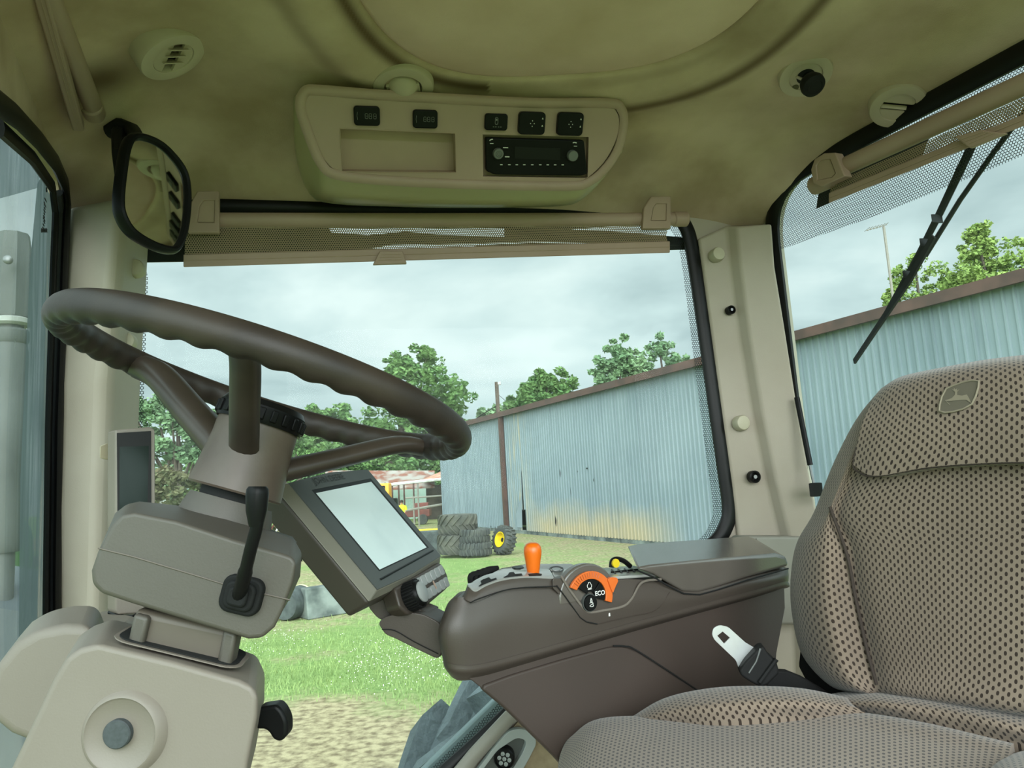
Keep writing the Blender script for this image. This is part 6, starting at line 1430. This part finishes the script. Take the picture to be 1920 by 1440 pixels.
    # small hole under the nose
    q = MB(); q.lathe(K_(868, 1260, .018), (-KN), [(.006, 0), (.006, .002)], 16); q.build('bolt_hole', speaker_m, t)
    # support arm to the display
    o = [(708, 1168), (722, 1156), (760, 1148), (790, 1150), (826, 1168), (834, 1200), (824, 1238), (770, 1212), (738, 1196), (722, 1190)]
    ar = slab('display_arm', rounded([P(x, y, .93) for x, y in o], .008), V((.01, .05, .0)), con_m, t, .008, 5, 25)
    q = MB(); q.tube(cr([P(716, 1180, .9288), P(740, 1182, .9288), P(775, 1202, .9288), (P(822, 1226, .9288))], 4), .0007, 5); q.build('arm_seam', speaker_m, ar)
    slab('arm_neck', rounded([P(x, y, .945) for x, y in ((688, 1136), (712, 1118), (780, 1140), (806, 1150), (780, 1158), (735, 1170), (708, 1160))], .006), V((.01, .04, 0)), con_m, t, .006, 4)
    slab('bay_panel', rounded([K_(x, y, -.0015) for x, y in ((1036, 1085), (1066, 1084), (1078, 1100), (1066, 1126), (1050, 1116), (1036, 1103))], .003), BK * .02, con_m, t, .002)
    # ---- orange shift knob
    s = thing('shift_lever', 'bright orange shift knob standing in the armrest gate', 'shift lever', K_(1000, 1075, .03))
    b = K_(1000, 1077, .025); Yk = b.y; r = 16.5 * Yk / FPX; upv = V((.03, 0, 1)).normalized(); H_ = 56 * Yk / FPX
    q = MB(); q.lathe(b + V((0, 0, .001)), upv, [(r * .66, 0), (r * .7, H_ * .08), (r * .84, H_ * .38), (r * .98, H_ * .62), (r * 1.0, H_ * .74), (r * .93, H_ * .86), (r * .72, H_ * .95), (r * .4, H_ * .995), (r * .1, H_ * 1.0)], 40); q.build('knob', orange_m, s)
    q = MB(); q.tube([b - upv * .01, b + upv * .002], r * .5, 14); q.build('stem', black_m, s)
    # ---- orange throttle dial
    d = thing('throttle_dial', 'orange fan shaped throttle dial with black buttons on the armrest side', 'dial', K_(1105, 1115, -.004))
    C = K_(1105, 1118, -.004); U_ = KD; Z_ = V((0, 0, 1)); tilt = math.radians(4)
    sc = C.y / FPX
    def DPt(ang, r_, off=0.0): a = math.radians(ang); return C + (U_ * math.cos(a) * 1.12 + Z_ * math.sin(a)) * (r_ * sc) - KN * off
    def arc(r0, r1, a0, a1, z0, z1, name, m_, par, n=22, b=.0008):
        o = [DPt(a0 + (a1 - a0) * i / n, r1, z0) for i in range(n + 1)] + [DPt(a1 + (a0 - a1) * i / n, r0, z0) for i in range(n + 1)]
        x = slab(name, o, -KN * (z1 - z0), m_, par, b); return x
    q = MB(); o = [DPt(-5 + 195 * i / 30 , 58 if True else 0, 0) for i in range(31)]; q.prism([p + KN * .016 for p in o], -KN * .014); h = bev(q.build('cowl', lid_m, d), .003, 4)
    arc(31, 45, -22, 152, .0, .004, 'orange_arc', orange2_m, d)
    o = [DPt(38, 43), DPt(34, 52), DPt(27, 60), DPt(20, 60), DPt(14, 52), DPt(0, 43)]; slab('pointer', rounded(o, .002), -KN * .0065, orange2_m, d, .0015)
    q = MB()
    for k in range(12): a = 62 + k * 7; q.tube([DPt(a, 34, .0042), DPt(a, 43, .0042)], .0005, 4)
    q.build('scale_ribs', mat('orange_groove', srgb(160, 72, 26), .5), d)
    b1 = arc(9, 30, 52, 142, .0, .003, 'engine_button', gasket_m, d); b2 = arc(9, 30, -20, 47, .0, .003, 'eco_button', gasket_m, d)
    cc = DPt(262, 11, .0); q = MB(); q.lathe(cc, -KN, [(14.5 * sc, -.002), (14.5 * sc, .003), (13.6 * sc, .0045)], 32); b3 = q.build('speed_button', gasket_m, d)
    q = MB(); q.lathe(cc, -KN, [(16 * sc, -.002), (16 * sc, .0022), (14.6 * sc, .0022)], 32); q.build('button_ring', dark_m, d)
    text('lettering', 'ECO', DPt(10, 19, .0036), U_, Z_, 11.5 * sc, white_m, b2, off=.02)
    # engine outline symbol
    e0 = DPt(96, 19.5, .0038); q = MB()
    def ep(a, b): return e0 + U_ * (a * sc) + Z_ * (b * sc)
    q.tube(cr([ep(-2, 6), ep(2, 6), ep(2.2, 4), ep(4.6, 1.5), ep(4.6, -2), ep(2.5, -4), ep(-2.5, -4), ep(-4.6, -2), ep(-4.6, 1.5), ep(-2.2, 4)], 3, True), .55 * sc, 6, True); q.build('engine_symbol', white_m, b1)
    q = MB(); q.tube([ep(-4, -6.2), ep(4.4, -5.8)], .9 * sc, 6); q.build('engine_line', white_m, b1)
    e0 = cc - KN * .0050; q = MB(); q.tube(cr([ep(0, 8), ep(-1.2, 5), ep(-1.6, 2), ep(1.6, 2), ep(1.2, 5)], 3, True), .7 * sc, 6, True); q.tube(cr([ep(-4, 0), ep(0, 1), ep(4, -1), ep(-1, -3), ep(-4, -5), ep(0, -6.5), ep(4.5, -5.5), ep(3, -3)], 4), .6 * sc, 6); q.build('road_symbol', white_m, b3)
    q = MB(); q.tube([DPt(-42, 54, -.002), DPt(-46, 58, -.002)], 2 * sc, 8); q.build('marker', white_m, d)
armrest()
# ================================================================== SEAT
SB = V((.53, -.85, 0)).normalized(); SO = P(1490, 1100, 1.0); SF = V((-SB.y, SB.x, 0)); SF = SF if SF.x < 0 else -SF    # SF: the way the seat faces
SUP = (V((0, 0, 1)) - SF * .16).normalized(); SNm = SB.cross(SUP).normalized(); SNm = SNm if SNm.dot(SF) > 0 else -SNm
def B_(px, py, off=0.0): return PL(px, py, SO + SNm * off, SNm)
SEAT_O = B_(1820, 1300, .1) - V((0, 0, .1))
def seat():
    t = thing('tractor_seat', 'tan tractor seat in dotted cloth with a high backrest', 'seat', SEAT_O)
    def row(y0, xs, offs, x_ref=1700, sl=None):
        out = []
        for x, o in zip(xs, offs):
            k = (y0 - 950) / 1400 if sl is None else sl
            out.append(B_(x, y0 + (x - x_ref) * k * .75, o))
        return out
    # backrest: side wing + main
    R = []
    R.append([B_(x, y, o) for x, y, o in ((1664, 726, -.09), (1672, 722, -.08), (1690, 716, -.08), (1730, 704, -.08), (1790, 692, -.08), (1900, 676, -.08), (2030, 668, -.08), (2160, 680, -.085), (2200, 700, -.09))])
    R.append([B_(x, y, o) for x, y, o in ((1640, 742, -.07), (1646, 738, -.04), (1664, 732, -.03), (1720, 716, -.02), (1790, 700, -.018), (1900, 685, -.018), (2030, 678, -.02), (2180, 692, -.04), (2240, 715, -.08))])
    for y, xe, xs_, wing in ((790, 1604, 1650, .0), (870, 1563, 1612, .002), (960, 1527, 1570, .006), (1020, 1494, 1590, .016), (1090, 1483, 1600, .026), (1160, 1487, 1614, .030), (1230, 1506, 1630, .026), (1285, 1556, 1646, .016)):
        k = (y - 950) / 1400 * .55
        xs = [xe + 2, xe, xe + 22, (xe + xs_) / 2 + 8, xs_, xs_ + 40, 1790, 1960, 2120, 2190, 2260]
        of = [-.075, -.035, -.004 + wing * .6, wing, -.006, .004, .006, .004, -.006, wing, -.05]
        R.append([B_(x, y + (x - xe) * k, o) for x, o in zip(xs, of)])
    # make the two top rows match the count
    for i in (0, 1):
        r = R[i]; r2 = []
        n_old = len(r)
        for k in range(11):
            f = k / 10 * (n_old - 1); a = int(min(f, n_old - 2)); r2.append(r[a].lerp(r[a + 1], f - a))
        R[i] = r2
    last = [p + SF * -.05 - V((0, 0, .02)) for p in R[-1]]; R.append(last)
    patch('backrest', R, seat_m, t, 6, 6, -SNm * .05, 80)
    # seam line down the wing
    q = MB(); q.tube(cr([B_(1556, 950, .009), B_(1588, 1040, .000), B_(1604, 1120, -.003), B_(1625, 1215, -.003), B_(1644, 1284, -.002)], 6), .0022, 8); q.build('wing_seam', mat('seat_seam', srgb(58, 48, 42), .9), t)
    # headrest flap
    F_ = []
    F_.append([B_(x, y, o) for x, y, o in ((1652, 728, -.065), (1690, 706, -.075), (1760, 690, -.075), (1850, 674, -.078), (1940, 664, -.078), (2060, 660, -.078), (2170, 680, -.07))])
    F_.append([B_(x, y, o) for x, y, o in ((1640, 744, -.015), (1676, 722, -.006), (1752, 704, .002), (1850, 688, .002), (1940, 680, .002), (2070, 676, -.004), (2200, 700, -.03))])
    F_.append([B_(x, y, o) for x, y, o in ((1618, 790, .010), (1664, 788, .017), (1750, 772, .021), (1850, 757, .022), (1950, 748, .021), (2080, 745, .016), (2230, 760, -.02))])
    F_.append([B_(x, y, o) for x, y, o in ((1606, 838, .014), (1652, 840, .022), (1750, 828, .027), (1850, 818, .028), (1950, 812, .027), (2090, 810, .02), (2245, 820, -.01))])
    F_.append([B_(x, y, o) for x, y, o in ((1600, 872, .014), (1640, 892, .021), (1740, 876, .026), (1850, 868, .027), (1950, 866, .026), (2090, 868, .02), (2250, 880, -.01))])
    fl = patch('headrest_cover', F_, seat_m, t, 8, 7, -SNm * .022, 70, uvoff=(.005, .003))
    q = MB(); q.tube(cr([B_(x, y, o) for x, y, o in ((1606, 838, .013), (1600, 872, .013), (1610, 885, .014), (1640, 893, .0195), (1740, 877, .024), (1850, 869, .025), (1950, 867, .024), (2090, 869, .018))], 6), .0012, 8); q.build('hem', MATS['seat_seam'], fl)
    # logo patch: shield outline with leaping deer
    def LG(px, py, o=.0275): 
        return B_(px, py, o - .0038 + .00 * (px - 1800))
    sh = [(1763, 772), (1764, 760), (1768, 745), (1776, 730), (1790, 724), (1808, 718), (1825, 715), (1837, 716), (1836, 728), (1831, 745), (1824, 759), (1808, 768), (1790, 773), (1774, 775)]
    n_s = SNm
    # wrap the patch on the cover: project onto its surface
    dg = bpy.context.evaluated_depsgraph_get(); bvh = BVHTree.FromObject(fl, dg); inv = _roots.get(t.name)
    def wrap(px, py, h):
        o = inv @ CAM; d = ray(px, py).normalized(); loc, nn, i_, ds = bvh.ray_cast(o, d)
        if loc is None: return LG(px, py)
        p = inv.inverted() @ loc; nn = nn if nn.dot(d) < 0 else -nn; return p + nn * h
    cx = sum(p[0] for p in sh) / len(sh); cy = sum(p[1] for p in sh) / len(sh)
    rings = [[wrap(cx + (x - cx) * k, cy + (y - cy) * k, .0016) for x, y in sh] for k in (1, .75, .5, .25)]; n = len(sh)
    v = [p for r in rings for p in r] + [wrap(cx, cy, .0016)]
    f = [(a * n + i, a * n + (i + 1) % n, (a + 1) * n + (i + 1) % n, (a + 1) * n + i) for a in range(3) for i in range(n)] + [(3 * n + i, 3 * n + (i + 1) % n, 4 * n) for i in range(n)]
    q = MB(); q.add(v, f); em = q.build('logo_patch', patch_m, t, 60); 
    q = MB(); q.tube([wrap(x, y, .002) for x, y in sh], .0011, 6, True); q.build('patch_border', patch_line_m, em)
    deer = [(1774, 752), (1786, 748), (1792, 742), (1793, 736), (1790, 734), (1787, 731), (1791, 732), (1790, 728), (1794, 732), (1797, 729), (1796, 734), (1801, 731), (1797, 736), (1797, 742), (1806, 743), (1815, 741), (1818, 746), (1824, 758), (1814, 751), (1806, 751), (1796, 752), (1786, 753), (1776, 753), (1784, 760), (1782, 760)]
    # triangulate as a fan of small fills
    bm = bmesh.new(); vv = [bm.verts.new(wrap(x, y, .0022)) for x, y in deer]; es = [bm.edges.new((vv[i], vv[(i + 1) % len(vv)])) for i in range(len(vv))]; bmesh.ops.triangle_fill(bm, edges=es, use_beauty=True)
    me = bpy.data.meshes.new('m'); bm.to_mesh(me); bm.free(); link('deer_emblem', me, patch_line_m, em)
    # ---- cushions (horizontal)
    def H_(px, py, z): return PL(px, py, V((0, 0, CZ + z)), V((0, 0, 1)))
    bl = []
    bl.append([H_(x, y, z) for x, y, z in ((1180, 1352, -.36), (1235, 1318, -.34), (1310, 1302, -.32), (1400, 1296, -.32), (1500, 1300, -.32), (1600, 1316, -.33))])
    bl.append([H_(x, y, z) for x, y, z in ((1184, 1344, -.30), (1245, 1310, -.275), (1320, 1292, -.262), (1400, 1286, -.258), (1500, 1290, -.26), (1590, 1308, -.272))])
    bl.append([H_(x, y, z) for x, y, z in ((1190, 1352, -.29), (1255, 1330, -.268), (1330, 1318, -.256), (1410, 1312, -.252), (1510, 1314, -.254), (1600, 1322, -.268))])
    bl.append([H_(x, y, z) for x, y, z in ((1200, 1368, -.30), (1270, 1362, -.285), (1340, 1356, -.275), (1430, 1350, -.272), (1530, 1346, -.274), (1630, 1342, -.28))])
    patch('side_bolster', bl, seat_m, t, 6, 6, V((0, 0, -.05)), 80)
    rp = []
    rp.append([H_(x, y, z) for x, y, z in ((1560, 1300, -.31), (1640, 1290, -.31), (1760, 1300, -.31), (1920, 1322, -.31), (2100, 1350, -.31))])
    rp.append([H_(x, y, z) for x, y, z in ((1562, 1302, -.28), (1640, 1296, -.27), (1760, 1306, -.268), (1920, 1332, -.268), (2100, 1370, -.28))])
    rp.append([H_(x, y, z) for x, y, z in ((1585, 1318, -.272), (1660, 1318, -.262), (1770, 1330, -.26), (1920, 1362, -.26), (2120, 1410, -.27))])
    rp.append([H_(x, y, z) for x, y, z in ((1600, 1340, -.29), (1680, 1350, -.282), (1790, 1372, -.28), (1940, 1402, -.28), (2150, 1450, -.29))])
    patch('rear_cushion', rp, seat_m, t, 6, 6, V((0, 0, -.05)), 80)
    mn = []
    mn.append([H_(x, y, z) for x, y, z in ((1085, 1385, -.38), (1130, 1352, -.34), (1200, 1352, -.33), (1320, 1356, -.32), (1460, 1352, -.32), (1590, 1342, -.32), (1740, 1362, -.32), (1920, 1405, -.33))])
    mn.append([H_(x, y, z) for x, y, z in ((1072, 1380, -.32), (1112, 1351, -.298), (1190, 1342, -.290), (1320, 1347, -.284), (1450, 1342, -.280), (1580, 1334, -.278), (1720, 1352, -.276), (1900, 1394, -.278))])
    mn.append([H_(x, y, z) for x, y, z in ((1056, 1400, -.318), (1105, 1372, -.290), (1190, 1366, -.280), (1320, 1372, -.277), (1450, 1370, -.276), (1580, 1368, -.275), (1720, 1386, -.274), (1890, 1420, -.274))])
    mn.append([H_(x, y, z) for x, y, z in ((1046, 1440, -.330), (1095, 1425, -.292), (1180, 1420, -.278), (1320, 1428, -.275), (1450, 1430, -.275), (1580, 1432, -.275), (1720, 1445, -.274), (1880, 1470, -.274))])
    mn.append([H_(x, y, z) for x, y, z in ((1040, 1560, -.345), (1080, 1550, -.300), (1170, 1550, -.280), (1320, 1560, -.276), (1450, 1565, -.276), (1580, 1570, -.276), (1720, 1580, -.276), (1870, 1590, -.278))])
    mn.append([H_(x, y, z) for x, y, z in ((1030, 1700, -.36), (1080, 1700, -.32), (1170, 1720, -.30), (1320, 1740, -.30), (1450, 1760, -.30), (1580, 1770, -.30), (1720, 1780, -.30), (1870, 1790, -.31))])
    patch('seat_cushion', mn, seat_m, t, 6, 6, V((0, 0, -.06)), 80)
    nb = []
    nb.append([H_(x, y, z) for x, y, z in ((1820, 1470, -.29), (1870, 1425, -.285), (1930, 1405, -.28), (2000, 1410, -.28))])
    nb.append([H_(x, y, z) for x, y, z in ((1835, 1465, -.27), (1880, 1432, -.262), (1935, 1418, -.258), (2010, 1424, -.26))])
    nb.append([H_(x, y, z) for x, y, z in ((1840, 1500, -.262), (1890, 1475, -.252), (1950, 1465, -.248), (2030, 1470, -.25))])
    nb.append([H_(x, y, z) for x, y, z in ((1850, 1600, -.27), (1900, 1580, -.26), (1980, 1570, -.255), (2080, 1580, -.26))])
    patch('near_bolster', nb, seat_m, t, 6, 6, V((0, 0, -.05)), 80)
    # pan and pedestal below the cushions
    c = H_(1500, 1500, -.36); q = MB(); q.box(V((c.x + .08, c.y + .06, CZ - .39)), SB * .21, SF * .2, V((0, 0, .03))); bev(q.build('seat_pan', matte_black_m, t), .01)
    q = MB(); q.tube([V((c.x + .08, c.y + .06, ZF)), V((c.x + .08, c.y + .06, CZ - .42))], .12, 20); q.build('seat_base', matte_black_m, t)
    q = MB(); q.prism([B_(x, y, -.10) for x, y in ((1510, 1180), (1498, 1215), (1494, 1250), (1520, 1300), (1600, 1330), (1750, 1330), (1700, 1250))], SF * -.03); bev(q.build('back_hinge', matte_black_m, t), .006)
seat()
def belt():
    t = thing('seat_belt', 'seat belt with a shiny metal tongue in a black sleeve by the armrest', 'seat belt', K_(1440, 1290, -.05))
    Y = .93
    o = [(1335, 1190), (1338, 1178), (1350, 1172), (1366, 1176), (1398, 1205), (1414, 1214), (1420, 1222), (1392, 1256), (1386, 1254), (1380, 1238), (1340, 1200)]
    hole = [(1345, 1192), (1355, 1184), (1369, 1196), (1358, 1207)]
    me = holed(rounded([P(x, y, Y + (x - 1335) * .0002) for x, y in o], .003), [[P(x, y, Y + (x - 1335) * .0002) for x, y in hole]], V((0, .0025, 0))); bev(link('tongue', me, chrome_m, t), .0006)
    q = MB(); q.prism([P(1340, 1183, Y - .0006), P(1352, 1176, Y - .0006), P(1357, 1181, Y - .0006), P(1346, 1190, Y - .0006)], V((0, -.0006, 0))); 
    o = [(1398, 1240), (1424, 1214), (1432, 1212), (1442, 1228), (1456, 1240), (1462, 1262), (1440, 1284), (1428, 1290), (1408, 1280), (1390, 1268), (1386, 1258)]
    sl = slab('sleeve', rounded([P(x, y, Y - .004) for x, y in o], .003), V((.004, .024, 0)), matte_black_m, t, .004, 4)
    q = MB(); q.tube([P(1452, 1238, Y - .005), P(1456, 1236, Y - .005), P(1424, 1280, Y - .005)], .003, 8); q.build('sleeve_edge', matte_black_m, sl)
    q = MB(); q.tube([P(1426, 1216, Y - .0048), P(1418, 1240, Y - .0048), P(1404, 1262, Y - .0048)], .0012, 6); q.build('sleeve_fold', dark_m, sl)
    o = [(1448, 1256), (1476, 1258), (1506, 1270), (1540, 1290), (1556, 1300), (1510, 1300), (1460, 1296), (1436, 1286)]
    slab('webbing', [P(x, y, Y + (x - 1440) * .0003) for x, y in o], V((.0, .012, 0)), matte_black_m, t, .003, 3)
belt()
